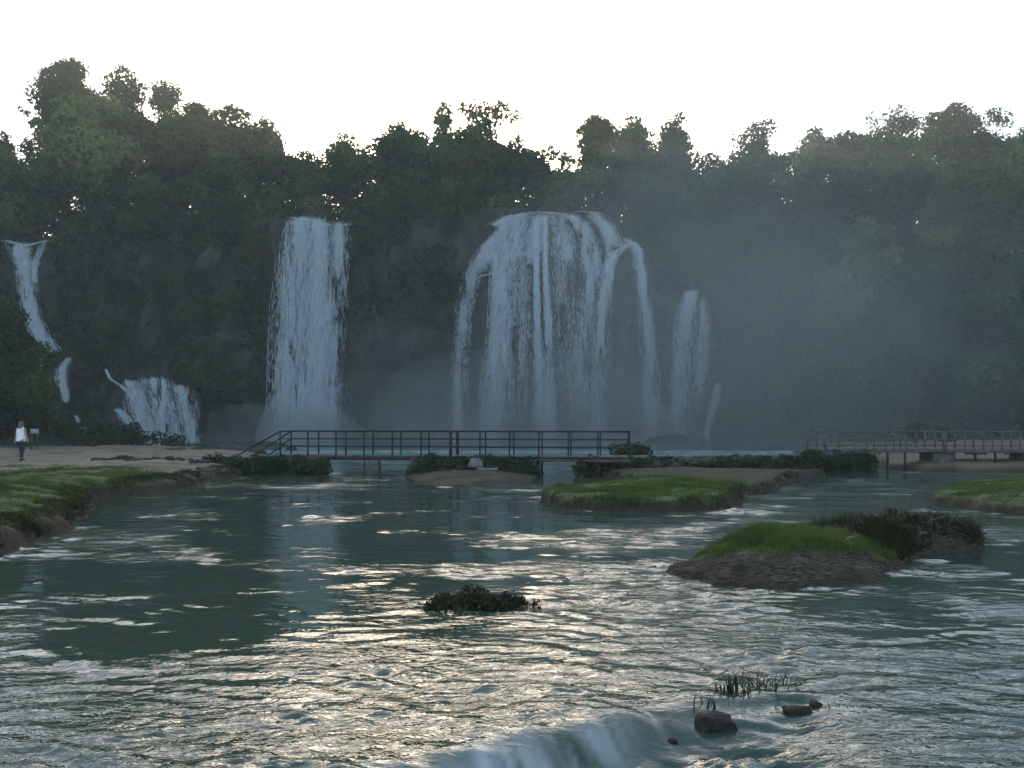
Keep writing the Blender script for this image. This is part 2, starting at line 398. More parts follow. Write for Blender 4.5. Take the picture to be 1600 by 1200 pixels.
TREES = [
 ('dark bushy tree cut by the left edge of the view, high on the skyline', 0, 205, 26, 320, 9, dict(nl=9)),
 ('thin sapling with few leaf tufts against the sky, left of the tallest tree', 46, 214, 14, 268, 12, dict(nl=7, dens=.6, leaf=.3, tr=.07)),
 ('tallest tree of the skyline, rounded dark crown high above the left falls', 105, 92, 46, 330, 12, dict(nl=14, lobes=[(100, 110, 20), (82, 128, 18), (122, 112, 18), (75, 160, 18), (90, 195, 24)])),
 ('airy crown with open gaps just right of the tallest tree', 188, 106, 42, 240, 16, dict(nl=8, dens=.6, lobes=[(165, 122, 18), (195, 118, 18), (212, 135, 15)])),
 ('small leafy crown with sky gap beside it, third from the tallest tree', 258, 124, 25, 250, 15, dict(nl=8, dens=.7, lobes=[(240, 138, 14), (265, 138, 15)])),
 ('yellowish feathery bamboo clump in front of the tallest tree', 150, 150, 66, 335, 6, dict(nl=15, kind='bamboo', name='bamboo_clump', dens=.8, t0=.35)),
 ('drooping bamboo stem reaching out over the sky at far left', 48, 172, 16, 225, 9, dict(nl=0, kind='bamboo', name='bamboo_spray', dens=.8, lobes=[(34, 172, 5), (42, 178, 7), (52, 188, 9), (62, 200, 12), (68, 220, 14)], leaf=.28, tr=.05)),
 ('broad dark tree with flat top between bamboo clump and knobby crown', 320, 164, 72, 320, 9, dict(nl=15, lobes=[(270, 190, 22), (310, 185, 22), (350, 188, 22), (375, 190, 18)])),
 ('knobby crown at the right end of the left tree group', 408, 184, 30, 330, 8, dict(nl=9, lobes=[(385, 190, 16), (422, 198, 13), (430, 222, 15)])),
 ('low dark tree in the first dip of the skyline, above the plunge fall', 472, 234, 34, 330, 6, dict(nl=9)),
 ('rounded tree rising right of the plunge fall lip', 540, 208, 40, 335, 8, dict(nl=11)),
 ('domed crown rimmed with sun, just left of the sunlit notch', 628, 190, 38, 330, 9, dict(nl=11)),
 ('slim upright tree right of the sunlit notch', 692, 160, 16, 300, 10, dict(nl=7, lobes=[(686, 176, 11), (698, 172, 11), (690, 192, 14)], dens=.8)),
 ('umbrella crown with sky showing through, above the central fall', 765, 156, 54, 232, 13, dict(nl=6, dens=.62, lobes=[(728, 176, 17), (752, 170, 17), (780, 180, 18), (802, 195, 17), (745, 195, 14), (812, 212, 9)])),
 ('dense dark tree below the umbrella crown', 745, 214, 66, 335, 7, dict(nl=14)),
 ('drooping tree left of the bright gaps over the central fall', 815, 216, 34, 300, 9, dict(nl=8, dens=.7)),
 ('open tree over the central fall lip with bright gaps', 868, 226, 36, 272, 10, dict(nl=8, dens=.6)),
 ('round crown right of the bright gaps, first of three', 932, 178, 32, 330, 10, dict(nl=12)),
 ('middle crown of the three right of the central fall top', 985, 180, 30, 320, 9, dict(nl=11)),
 ('outlying round crown, third right of the central fall top', 1060, 176, 30, 262, 10, dict(nl=9, dens=.75)),
 ('wide dark tree under the three crowns right of the central fall', 1010, 232, 70, 372, 5, dict(nl=14)),
 ('low tree in the second dip of the skyline', 1110, 238, 36, 360, 8, dict(nl=10)),
 ('lone sunlit round crown in the dip right of centre', 1182, 190, 34, 300, 22, dict(nl=9, dens=.7, lobes=[(1150, 225, 14), (1195, 205, 18)])),
 ('dark crown right of the lone sunlit crown', 1280, 198, 30, 320, 30, dict(nl=10)),
 ('second dark crown right of the lone sunlit crown', 1330, 204, 34, 320, 32, dict(nl=10)),
 ('ragged open crown with thin branches on the right skyline', 1392, 164, 46, 262, 38, dict(nl=7, dens=.5, lobes=[(1365, 185, 14), (1395, 178, 14), (1420, 195, 16), (1438, 195, 11)], leaf=.32)),
 ('dark crown with a topmost tuft on the right skyline', 1488, 160, 40, 280, 40, dict(nl=9, dens=.8, lobes=[(1490, 170, 11), (1465, 182, 15), (1505, 188, 15)])),
 ('flat spreading umbrella tree at the right skyline with sky beneath', 1552, 170, 44, 205, 44, dict(nl=3, dens=.7, lobes=[(1525, 182, 12), (1550, 180, 12), (1575, 178, 12), (1585, 188, 9), (1540, 194, 10), (1562, 192, 10), (1515, 196, 10)], tr=.14)),
 ('dark tree at the right edge of the skyline', 1600, 196, 38, 320, 40, dict(nl=11)),
 ('dark tree under the ragged crown on the right skyline', 1420, 224, 66, 350, 28, dict(nl=13)),
 ('dark tree below the flat umbrella tree at right', 1530, 216, 60, 330, 32, dict(nl=13)),
 ('misty tree on the slope under the lone sunlit crown', 1175, 262, 66, 420, 10, dict(nl=13)),
 ('misty tree on the slope right of the central falls', 1085, 290, 58, 450, 3, dict(nl=13)),
 ('dim tree on the slope under the two dark crowns', 1300, 275, 72, 430, 16, dict(nl=14)),
 ('pale green bamboo clump high on the right slope', 1490, 262, 62, 430, 16, dict(nl=14, kind='bamboo', name='bamboo_clump', dens=.8, t0=.25)),
 ('large bamboo clump at the right edge of the slope', 1580, 250, 66, 470, 15, dict(nl=15, kind='bamboo', name='bamboo_clump', dens=.8, t0=.25)),
 ('pale feathery tree in the middle of the right slope', 1360, 338, 56, 470, 11, dict(nl=13, kind='bamboo', dens=.8, t0=.2)),
 ('bright feathery clump below the pale tree on the right slope', 1320, 405, 66, 530, 7, dict(nl=13, kind='bamboo', dens=.8, t0=.25)),
 ('dim broad tree right of the bright feathery clump', 1440, 385, 62, 540, 8, dict(nl=13)),
 ('dark tree at the right edge under the bamboo clumps', 1555, 430, 72, 600, 6, dict(nl=14)),
 ('misty tree on the slope beside the small right fall', 1180, 430, 64, 600, 3, dict(nl=13)),
 ('rounded pale tree behind the pale footbridge, leaning to the river', 1285, 545, 84, 680, -2, dict(nl=16, t0=.62)),
 ('dark tree behind the middle of the pale footbridge', 1410, 540, 66, 690, 1, dict(nl=13, t0=.3)),
 ('dark tree behind the right part of the pale footbridge', 1520, 560, 70, 690, 1, dict(nl=13, t0=.3)),
 ('shadowy tree at the right edge behind the sandy bank', 1620, 560, 60, 690, 1, dict(nl=11, t0=.28)),
 ('dim bush tree at the foot of the slope beside the right boulders', 1165, 600, 56, 696, 0, dict(nl=11, t0=.3)),
 ('dark tree on the ledge above the uppermost left fall', 30, 275, 60, 372, 5, dict(nl=11)),
 ('dark tree on the cliff top between the left falls and the plunge fall', 230, 268, 88, 360, 4, dict(nl=14)),
 ('dark bushy tree on the cliff top left of the plunge fall lip', 390, 285, 66, 350, 3, dict(nl=13)),
 ('dark bushy tree on the cliff top right of the plunge fall lip', 612, 275, 64, 350, 3, dict(nl=13)),
 ('dark bushy tree on the cliff top left of the central fall lip', 715, 290, 50, 352, 3, dict(nl=11)),
]
for (lb, cx, tp, hw, bt, d, kw) in TREES: tree(lb, cx, tp, hw, bt, d, **kw)

# the wood that closes up behind and between the crowns
RIDGE = np.array([(-400, 240), (0, 232), (66, 250), (90, 190), (150, 165), (240, 186), (300, 186), (420, 203), (445, 245), (490, 248), (540, 226), (600, 220), (650, 208), (676, 226), (690, 205), (740, 200), (800, 222), (832, 250), (850, 268), (918, 272), (926, 240), (945, 203), (1000, 203), (1040, 222), (1080, 225), (1108, 256), (1136, 252), (1190, 226), (1240, 246), (1270, 220), (1350, 216), (1450, 198), (1540, 214), (1700, 220), (2000, 230)], float)
Lw = []
for i in range(1450):
    px_ = rng.uniform(-300, 1900); tp = np.interp(px_, RIDGE[:, 0], RIDGE[:, 1]) - 13; c_ = float(cliffness(px_))
    bt_ = np.interp(px_, LIP[:, 0], LIP[:, 1]) if c_ > .4 else 470
    Yw_ = float(plan(px_)) + (rng.uniform(3, 14) if c_ > .4 else rng.uniform(8, 42))
    R = rng.uniform(1.4, 2.6); k = Yw_ / FPX
    if bt_ - tp < 10: continue
    py_ = tp + R / k + (bt_ - tp) * rng.random() ** 1.2
    if c_ < .5 and i % 2:
        zz = hill_at(px_, Yw_ - float(plan(px_))); c = at(px_, py_, Yw_); c[2] = min(max(zz + rng.uniform(0, 6), 0), at(px_, tp, Yw_)[2] - R)
    else: c = at(px_, tp + R / k + 150 * rng.random() ** 1.3 if c_ < .5 else py_, Yw_)
    Lw.append((c, R, .32 + .5 * noise(px_ * .02, py_ * .03, 2.0) + rng.normal(0, .16)))
for (xa_, xb_, ya_, yb_, da_, db_, m_) in ((935, 1130, 285, 470, 4, 9, 110), (1110, 1320, 268, 430, 10, 22, 90), (1325, 1430, 262, 390, 12, 26, 50)):
    for i in range(m_):
        px_ = rng.uniform(xa_, xb_); Yw_ = float(plan(px_)) + rng.uniform(da_, db_); R = rng.uniform(1.3, 2.2)
        Lw.append((at(px_, rng.uniform(max(ya_, np.interp(px_, LIP[:, 0], LIP[:, 1]) - 110 if px_ < 1060 else ya_), yb_), Yw_), R, .32 + rng.normal(0, .2)))
tag(crown_mesh(Lw, .42, .62, M['leaf'], None, .3, name='forest'), 'dark woodland mass closing the gaps between the crowns', 'forest', kind='stuff')

# near left trees and shrubs beyond the sand
tree('dark bushy tree at the left edge beyond the sand', -20, 462, 78, 690, 0, base=(-36.5, 60, .4), nl=16, t0=.42, leaf=.26, lobes=[(20, 500, 30), (45, 560, 34), (70, 610, 32)])
def shrub(label, px, py0, py1, hw, Y, t0=.3, leaf=.22, zb=.4, kind='shrub', group=None):
    b = at(px, py1, Y); b[2] = min(b[2], zb); e = empty('shrub', tuple(b)); tag(e, label, 'shrub', group)
    k = Y / FPX; L = []
    nl = max(4, int(hw / max(8, (py1 - py0) * .5)) * 2 + 3)
    for i in range(nl):
        R = (py1 - py0) * k * rng.uniform(.33, .5)
        u = (i + .5) / nl * 2 - 1
        z0 = b[2] + R * .5; z1 = max(z0, at(px, py0, Y)[2] - R * .85)
        L.append((np.array([b[0] + u * (hw * k - R * .5), Y + rng.normal(0, .3) * R, rng.uniform(z0, z1) if i % 2 else z1 - abs(u) * .3 * R]), R, t0 + rng.normal(0, .1)))
    crown_mesh(L, leaf, .9, M[kind], e, .4, name='foliage')
    mb = MB()
    for l in L[:4]: mb.tube([b + (rng.normal(0, .1), 0, -.2), l[0]], [.05, .02], 5)
    mb.build('stem', M['bark'], e)
    return e
shrub('dark shrub behind the sand at the left edge', 20, 622, 696, 70, 63)
shrub('dark low shrub behind the sand, right of the walker', 150, 655, 702, 70, 66)
shrub('low dark brush between sand and low wide cascade', 235, 672, 706, 50, 68)
shrub('flat topped brush in front of the low wide cascade', 296, 692, 708, 30, 72, zb=.6)

# ------------------------------------------------------------------ river
def trains(x, y, dy, l0, l1, n, spread, seed):   # crossing wave trains of unit slope; trains finer than the sheet are left out
    r = np.random.default_rng(seed)
    wx = x + .45 * fbm(x * .45, y * .45, 8.0 + seed, 3); wy = y + .28 * fbm(x * .6, y * .6, 2.0 + seed, 3); h = np.zeros(x.shape)
    for i in range(n):
        lam = l0 * (l1 / l0) ** r.random(); th = r.normal(.12, spread); ph = r.uniform(0, 6.283); k = 2 * math.pi / lam
        h += lam / (2 * math.pi) * math.sqrt(2 / n) * np.sin(k * (wx * math.sin(th) + wy * math.cos(th)) + ph) * sstep(2.5, 4.5, lam / dy)
    return h
def wave_h(x, y): return .5 * noise(x * .4, y * .8, .3) + .3 * noise(x, y * 2, 1.3)
y0, y1, nrw, ncl = 2.6, 57.0, 780, 500
yy = y0 * (y1 / y0) ** np.linspace(0, 1, nrw)
S = np.linspace(-1, 1, ncl)
Yw, Sw = np.meshgrid(yy, S, indexing='ij'); Xw = Sw * (.78 * Yw + 4)
pxw = 800 + Xw * FPX / Yw; pyw = HZ + EYE * FPX / Yw
dyw = Yw * math.log(y1 / y0) / nrw
Hl = trains(Xw, Yw, dyw, .7, 1.8, 9, .5, 1); Hm = trains(Xw, Yw, dyw, .26, .75, 26, .42, 2); Hh = trains(Xw, Yw, dyw, .09, .28, 34, .6, 3)
# riffles: where the current runs shallow and rough
bl = np.interp(pxw, [-200, 0, 200, 400, 480, 560, 640, 760, 860, 960, 1050, 1300, 1600, 1900], [985, 990, 1015, 1045, 1005, 960, 935, 915, 895, 905, 920, 945, 965, 980])
wob = 26 * fbm(Xw * .5, Yw * .5, 6.0, 3)
rif = sstep(-75, 60, pyw + 2.6 * wob - bl)
def blob(cx, cy, rx, ry): return np.exp(-(((pxw - cx) / rx) ** 2 + ((pyw - cy) / ry) ** 2))
st = fbm(Xw * .45, Yw * 1.0, 12.0, 3)
rif = np.maximum(rif, .8 * blob(1040, 838, 120, 26))
rif = np.maximum(rif, .8 * blob(1080, 895, 110, 22))
rif = np.maximum(rif, .55 * blob(500, 865, 60, 16))
rif = np.maximum(rif, .55 * blob(200, 850, 110, 22))
rif = np.maximum(rif, .6 * blob(480, 757, 240, 12))
rif = np.maximum(rif, .5 * blob(800, 760, 110, 9))
rif = np.maximum(rif, .6 * blob(1400, 763, 90, 6))
rif = np.maximum(rif, .6 * blob(1560, 840, 90, 16))
rif = np.maximum(rif, .5 * blob(1210, 795, 110, 14))
rif = np.clip(rif * (1 + .35 * st), 0, 1.3)
gl = sstep(-.1, .6, fbm(Xw * .5, Yw * .7, 21.0, 4) + .2 * st)
near = np.clip(Yw / 10.5, .6, 1.15)
grp = np.clip(.8 + .6 * fbm(Xw * 1.1, Yw * 1.6, 33.0, 3), .1, 1.8); grp2 = np.clip(.8 + 1.1 * fbm(Xw * 2.3, Yw * 3.0, 37.0, 3), .1, 2)
Hw = Hl * (.006 + .022 * rif) + Hm * (.022 + .08 * gl + .08 * rif) * grp * near + Hh * (.010 + .05 * gl + .10 * rif) * grp2 * near
Hf = trains(Xw, Yw, dyw, .7, 1.7, 22, .35, 5); Hw = Hw + Hf * (.012 + .055 * gl + .065 * rif) * (.5 + .5 * grp) * sstep(13, 24, Yw)
# ledge in the foreground where the water slides down
lx = np.array([-3.0, -1.6, -.6, .46, 1.15, 1.86, 2.4, 3.2]); ly = np.array([4.6, 5.0, 5.55, 6.2, 6.5, 6.8, 6.9, 6.6]); ld = np.array([0, .04, .18, .24, .20, .13, .03, 0])
Lp = np.interp(Xw, lx, ly) + .06 * noise(Xw * 2.2, Xw * 0, 5.0); Dp = np.interp(Xw, lx, ld)
s = Lp - Yw
drop = sstep(-.12, .75, s)
slide = np.exp(-((s - .28) / .34) ** 2) * sstep(.05, .2, Dp)
churn = sstep(.7, 1.0, s) * sstep(.05, .2, Dp)
churn = sstep(.5, .85, s) * sstep(.05, .2, Dp)
Hw = Hw * (1 - .5 * slide) - Dp * drop + churn * .05 * fbm(Xw * 4.5, Yw * 6.5, 3.0, 4) + slide * .018 * noise(Xw * 9 + Yw * 3, Yw * .8, 2.0)
foam = .30 * churn + .12 * slide
painted_sheen = np.clip(slide * (.17 + .20 * noise(Xw * 5 + Yw * 3, Yw * 1.0, 6.0) + .12 * noise(Xw * 26 + Yw * 7, Yw * 1.6, 9.0)) + .10 * churn, 0, .75) * sstep(1.15, .45, Xw)  # sky reflection on the slide painted as pale streaks, plus thin foam on the churn
foam = np.maximum(foam, .28 * blob(1080, 1150, 80, 26))
foam = np.maximum(foam, .42 * np.exp(-((Yw - 55.3) / 1.3) ** 2))
foam = np.maximum(foam, .16 * blob(560, 742, 60, 9)); foam = np.maximum(foam, .15 * blob(880, 738, 40, 9))
rifo = np.clip(.14 + .12 * st + .6 * gl * sstep(9, 14, Yw) + .75 * rif, .04, 1) * (1 - .8 * slide)
idx = np.arange(nrw * ncl).reshape(nrw, ncl)
WF = np.stack([idx[:-1, :-1], idx[:-1, 1:], idx[1:, 1:], idx[1:, :-1]], -1).reshape(-1, 4)
river = mesh_obj('river', np.stack([Xw, Yw, Hw], -1).reshape(-1, 3), WF, M['water'], smooth=True, attrs={'riffle': rifo.ravel(), 'foam': foam.ravel(), 'painted_sheen': painted_sheen.ravel()})
tag(river, kind='structure')
# upper pool under the falls, spilling over a low weir
ya = np.concatenate([np.linspace(55.2, 57.2, 26), np.linspace(57.4, 106, 90)]); xa = np.linspace(-62, 62, 300)
Xp, Yp = np.meshgrid(xa, ya)
edge = 56.1 + .5 * noise(Xp * .25, Xp * 0, 4.0) + .2 * noise(Xp * 1.3, Xp * 0, 7.0)
Zp = .5 * sstep(-.55, .25, Yp - edge) - .12 + .10 * sstep(0, 1, Yp - edge) + .012 * wave_h(Xp, Yp)
Zp = np.where(Yp > edge + .3, .5 + .03 * wave_h(Xp, Yp), Zp)
fo = .40 * np.exp(-((Yp - edge + .2) / .5) ** 2) + .22 * sstep(90, 97, Yp) 
idx = np.arange(Xp.size).reshape(Xp.shape)
PF = np.stack([idx[:-1, :-1], idx[:-1, 1:], idx[1:, 1:], idx[1:, :-1]], -1).reshape(-1, 4)
pool = mesh_obj('upper_pool', np.stack([Xp, Yp, Zp], -1).reshape(-1, 3), PF, M['pool'], smooth=True, attrs={'riffle': np.full(Xp.size, .5), 'foam': fo.ravel()})
tag(pool, kind='structure')

# ------------------------------------------------------------------ land: banks and islands as height sheets
def sdist(x, y, poly):                    # signed distance to polygon, positive inside
    P = np.asarray(poly, float); d2 = np.full(x.shape, 1e9); ins = np.zeros(x.shape, bool)
    for i in range(len(P)):
        a, b = P[i], P[(i + 1) % len(P)]; e = b - a
        t = np.clip(((x - a[0]) * e[0] + (y - a[1]) * e[1]) / (e @ e), 0, 1)
        d2 = np.minimum(d2, (x - a[0] - t * e[0]) ** 2 + (y - a[1] - t * e[1]) ** 2)
        if e[1] != 0:
            c = ((a[1] > y) != (b[1] > y)) & (x < e[0] * (y - a[1]) / e[1] + a[0]); ins ^= c
    return np.where(ins, 1, -1) * np.sqrt(d2)

GRASS = np.array((.066, .086, .025)); SAND = np.array((.205, .158, .10)); MUD = np.array((.040, .029, .019)); DRY = np.array((.12, .098, .056))
def sheet(name, poly, x0, x1, yA, yB, nx, ny, prof, hfun, colfun, jit=.12, js=1.6, geo=False, trap=None):
    yv = yA * (yB / yA) ** np.linspace(0, 1, ny) if geo else np.linspace(yA, yB, ny)
    sv = np.linspace(0, 1, nx)
    Yg, Sg = np.meshgrid(yv, sv, indexing='ij')
    Xg = x0 + (x1 - x0) * Sg if trap is None else (trap[0] * Yg + trap[1]) * (1 - Sg) + (trap[2] * Yg + trap[3]) * Sg
    d = sdist(Xg, Yg, poly) + jit * fbm(Xg * js, Yg * js, 3.0, 4) 
    z = np.interp(d, prof[0], prof[1]) + hfun(Xg, Yg, d)
    z += np.clip(d * 4, 0, 1) * .02 * fbm(Xg * 5, Yg * 5, 1.0, 3)
    col = colfun(Xg, Yg, d, z)
    idx = np.arange(Xg.size).reshape(Xg.shape)
    Fq = np.stack([idx[:-1, :-1], idx[:-1, 1:], idx[1:, 1:], idx[1:, :-1]], -1).reshape(-1, 4)
    zf = d.ravel()
    Fq = Fq[(zf[Fq] > -.9).any(1)]
    o = mesh_obj(name, np.stack([Xg, Yg, z], -1).reshape(-1, 3), Fq, M['soil'], smooth=True, attrs={'soil': col.reshape(-1, 3)})
    tag(o, kind='structure')
    return o, (Xg, Yg, z, d)

def mixc(a, b, t): t = np.asarray(t)[..., None]; return a * (1 - t) + b * t

def blades(name, label, X, Y, Z, n, h, w, matl, t0=.5, lean=.5, W=None, cat='grass', tv=.18):
    w_ = ((W if W is not None else np.ones(X.shape)) * np.clip(.65 + 1.1 * fbm(X * 1.3, Y * 1.3, 14.0, 4), .04, 2)).ravel().astype(float)
    cs = np.cumsum(w_); i = np.searchsorted(cs, rng.random(n) * cs[-1]); i = np.clip(i, 0, X.size - 1)
    dx = np.abs(X[0, 1] - X[0, 0]) if X.ndim == 2 else .1
    dx = np.maximum(np.abs(np.gradient(X, axis=1)), .02).ravel()[i]; dy = np.maximum(np.abs(np.gradient(Y, axis=0)), .02).ravel()[i]
    B = np.stack([X.ravel()[i] + rng.uniform(-.5, .5, n) * dx, Y.ravel()[i] + rng.uniform(-.5, .5, n) * dy, Z.ravel()[i] - .01], 1)
    a = rng.uniform(0, 2 * math.pi, n); hh = h * rng.uniform(.5, 1.3, n) * (1 + .7 * fbm(B[:, 0] * 2.2, B[:, 1] * 2.2, 3.0, 3)); ww = w * rng.uniform(.7, 1.3, n)
    side = np.stack([np.cos(a), np.sin(a), 0 * a], 1) * ww[:, None] * .5
    ln = np.stack([-np.sin(a), np.cos(a), 0 * a], 1) * (hh * lean * rng.random(n))[:, None]
    tip = B + ln + np.stack([0 * a, 0 * a, hh], 1)
    V = np.stack([B - side, B + side, tip], 1).reshape(-1, 3); F = np.arange(3 * n).reshape(n, 3)
    t = t0 + rng.normal(0, tv, n) + .22 * fbm(B[:, 0] * .9, B[:, 1] * .9, 5.0, 3)
    o = mesh_obj(name, V, F, matl, attrs={'tint': np.repeat(np.clip(t, 0, 1), 3)})
    return tag(o, label, cat, kind='stuff')

# left bank
LB = [gp(-700, 960), gp(-60, 892), gp(0, 866), gp(70, 842), gp(128, 812), gp(150, 793), gp(134, 781), gp(190, 774), gp(285, 766), gp(330, 752), gp(360, 748), gp(385, 738), gp(425, 719), gp(330, 710.5), gp(250, 707), (-70, 70), (-70, 12)]
def lb_h(x, y, d): return np.clip(d / 2, 0, 1) * (.10 * fbm(x * .25, y * .25, 1.0, 3) + .05 * fbm(x * 1.1, y * 1.1, 7.0, 3)) + .25 * sstep(2, 9, d) * sstep(14, 20, y) * sstep(30, 18, y)
def lb_sand(x, y): return np.clip(sstep(27.5, 31, y + 2.2 * fbm(x * .35, y * .5, 4.0, 3)) , 0, 1)
def lb_c(x, y, d, z):
    c = mixc(GRASS, SAND, lb_sand(x, y)); c = mixc(c, DRY * .8, .35 * sstep(.0, .6, fbm(x * .7, y * .7, 9.0, 3)) * (1 - lb_sand(x, y)))
    c = mixc(c, SAND * .6, lb_sand(x, y) * sstep(.1, .5, fbm(x * .5, y * 1.6, 2.0, 4)))
    c = mixc(c, MUD, sstep(.42, .22, z + .06 * fbm(x * 3, y * 3, 3.0, 2))); return c
lbo, lbg = sheet('left_bank', LB, 0, 0, 8.5, 71, 260, 280, ([-1.2, -.3, 0, .12, .35, .9, 2.5], [-.7, -.25, .0, .22, .36, .48, .56]), lb_h, lb_c, jit=.22, js=1.1, geo=True, trap=(-.86, -4, -.20, .3))
Xg, Yg, Zg, Dg = lbg
wgt = ((Zg > .3) & (Yg < 36)) * (1 - lb_sand(Xg, Yg)) * (np.abs(Xg) < .66 * Yg) * np.gradient(Yg, axis=0) * np.abs(np.gradient(Xg, axis=1))
blades('grass', 'grazed turf on top of the left river bank', Xg, Yg, Zg, 90000, .055, .016, M['grass'], .38, 1.0, wgt)
wgt2 = ((Zg > .04) & (Zg < .46) & (Dg < 1.1) & (Yg < 40)) * (np.abs(Xg) < .66 * Yg) * 1.0 * np.gradient(Yg, axis=0)
blades('weeds', 'dark overhanging weeds along the edge of the left bank', Xg, Yg, Zg, 20000, .085, .018, M['weed'], .35, 1.3, wgt2, 'weeds')

# island in the middle of the river
IS = [gp(846, 783), gp(862, 792), gp(930, 798), gp(1050, 800), gp(1128, 797), gp(1152, 787), gp(1150, 775), gp(1200, 768), gp(1216, 760), gp(1240, 750), (13.5, 37.0), (3.6, 37.2), gp(985, 758), gp(915, 768), gp(868, 776)]
def is_c(x, y, d, z):
    sd = sstep(27.5, 31, y + 1.5 * fbm(x * .4, y * .4, 3.0, 3) + .35 * (x - 6)); c = mixc(GRASS * 1.1, SAND * .27, sd)
    return mixc(c, MUD, sstep(.30, .18, z + .05 * fbm(x * 4, y * 4, 3.0, 2)))
iso, isg = sheet('grassy_island', IS, .2, 14.5, 20.5, 38, 200, 240, ([-.8, -.15, 0, .06, .2, .6, 2.5], [-.6, -.2, .0, .16, .27, .33, .40]), lambda x, y, d: .05 * fbm(x * .4, y * .4, 2.0, 3), is_c, .16, 1.3)
Xg, Yg, Zg, Dg = isg
sd = sstep(27.5, 31, Yg + 1.5 * fbm(Xg * .4, Yg * .4, 3.0, 3) + .35 * (Xg - 6))
blades('grass', 'short green turf on the island before the dark footbridge', Xg, Yg, Zg, 60000, .06, .018, M['grass'], .5, .9, (Zg > .24) * (1 - sd))
blades('weeds', 'dry roots and weeds hanging from the edge of the middle island', Xg, Yg, Zg, 7000, .12, .02, M['weed'], .4, 1.2, (Zg > .02) * (Zg < .27), 'weeds')
# right island
IR = [gp(1448, 781), gp(1470, 788), gp(1540, 800), gp(1620, 806), gp(1800, 815), (30, 22), (32, 30), gp(1640, 757), gp(1520, 761), gp(1480, 772)]
def ir_c(x, y, d, z): return mixc(mixc(GRASS * 1.15, DRY, .4 * sstep(.1, .6, fbm(x * .8, y * .8, 1.0, 3))), MUD, sstep(.28, .16, z + .05 * fbm(x * 4, y * 4, 3.0, 2)))
iro, irg = sheet('grassy_spit', IR, 10.5, 31, 19, 32.5, 180, 160, ([-.8, -.15, 0, .06, .2, .6, 2.5], [-.6, -.2, .0, .15, .26, .33, .42]), lambda x, y, d: .05 * fbm(x * .4, y * .4, 2.0, 3), ir_c, .16, 1.3)
Xg, Yg, Zg, Dg = irg
blades('grass', 'short green turf on the island at the right edge', Xg, Yg, Zg, 40000, .06, .018, M['grass'], .5, .9, (Zg > .24) * (Xg < 18))
# far right sandy bank behind the pale bridge
FB = [gp(1385, 732), gp(1430, 734), gp(1500, 736), gp(1600, 737), gp(1900, 740), (60, 48), (60, 76), (26, 80), (20, 64), gp(1370, 722)]
def fb_c(x, y, d, z): return mixc(mixc(SAND * .8, DRY, sstep(-.1, .4, fbm(x * .25, y * .5, 1.0, 3))), MUD, sstep(.25, .1, z))
sheet('sand_bank', FB, 14, 61, 38, 82, 120, 100, ([-1.2, -.3, 0, .3, 1.5, 10, 30], [-.6, -.2, 0, .2, .45, .9, 1.6]), lambda x, y, d: .06 * fbm(x * .3, y * .3, 2.0, 3), fb_c, .4, .6)
# mud bar before the middle abutment
MBK = [gp(648, 752), gp(700, 756), gp(770, 757), gp(838, 752), (1.2, 37.5), (-4.8, 37.5)]
sheet('mud_bar', MBK, -5.6, 2, 30, 38.5, 110, 110, ([-.6, -.1, 0, .4, 2], [-.4, -.08, 0, .10, .32]), lambda x, y, d: .03 * fbm(x, y, 2.0, 3), lambda x, y, d, z: mixc(MUD * 1.0, DRY * .55, sstep(.1, .6, fbm(x * 1.2, y * 1.2, 1.0, 3))), .2, 1.2)

# near island: grass hump, mud apron, drift heap
NI = [gp(1042, 893), gp(1070, 903), gp(1120, 913), gp(1200, 921), gp(1290, 918), gp(1370, 906), gp(1408, 888), gp(1430, 868), gp(1490, 864), gp(1545, 855), gp(1520, 838), gp(1440, 826), gp(1330, 826), gp(1200, 832), gp(1140, 855), gp(1080, 878)]
def ni_h(x, y, d):
    a = np.exp(-(((x - 4.35) / 1.5) ** 2 + ((y - 13.6) / 1.0) ** 2)); b = np.exp(-(((x - 6.5) / .75) ** 2 + ((y - 14.6) / .7) ** 2)); c = np.exp(-(((x - 7.8) / .9) ** 2 + ((y - 15.0) / .6) ** 2))
    return np.clip(d * 2, 0, 1) * (.26 * a + .32 * b + .18 * c + .04 * fbm(x * 2.5, y * 2.5, 2.0, 3))
def ni_g(x, y): return sstep(-.15, .2, (y - 12.40 - .10 * (x - 3) + .22 * fbm(x * 1.6, y * 1.6, 3.0, 3))) * sstep(6.1, 5.4, x - .5 * fbm(x, y, 8.0, 2))
nio, nig = sheet('river_island', NI, 1.9, 9.0, 10.6, 16.6, 210, 170, ([-.6, -.1, 0, .08, .4, .9], [-.45, -.1, .0, .08, .17, .24]), ni_h, lambda x, y, d, z: mixc(MUD * 1.15, GRASS * .8, ni_g(x, y) * sstep(.1, .2, z)), .10, 2.6)
Xg, Yg, Zg, Dg = nig
blades('grass', 'lush green grass on the hump of the near island', Xg, Yg, Zg, 34000, .072, .013, M['grass'], .6, .8, (Zg > .12) * ni_g(Xg, Yg))
blades('weeds', 'dry brown brush along the far end of the near island', Xg, Yg, Zg, 9000, .20, .016, M['weed'], .3, 1.4, (Zg > .03) * (Xg > 5.6) * (1 - ni_g(Xg, Yg)) * (Yg > 13.2), 'weeds')
def hz(grid, x, y):
    Xg, Yg, Zg, _ = grid; k = np.argmin((Xg - x) ** 2 + (Yg - y) ** 2); return Zg.ravel()[k]
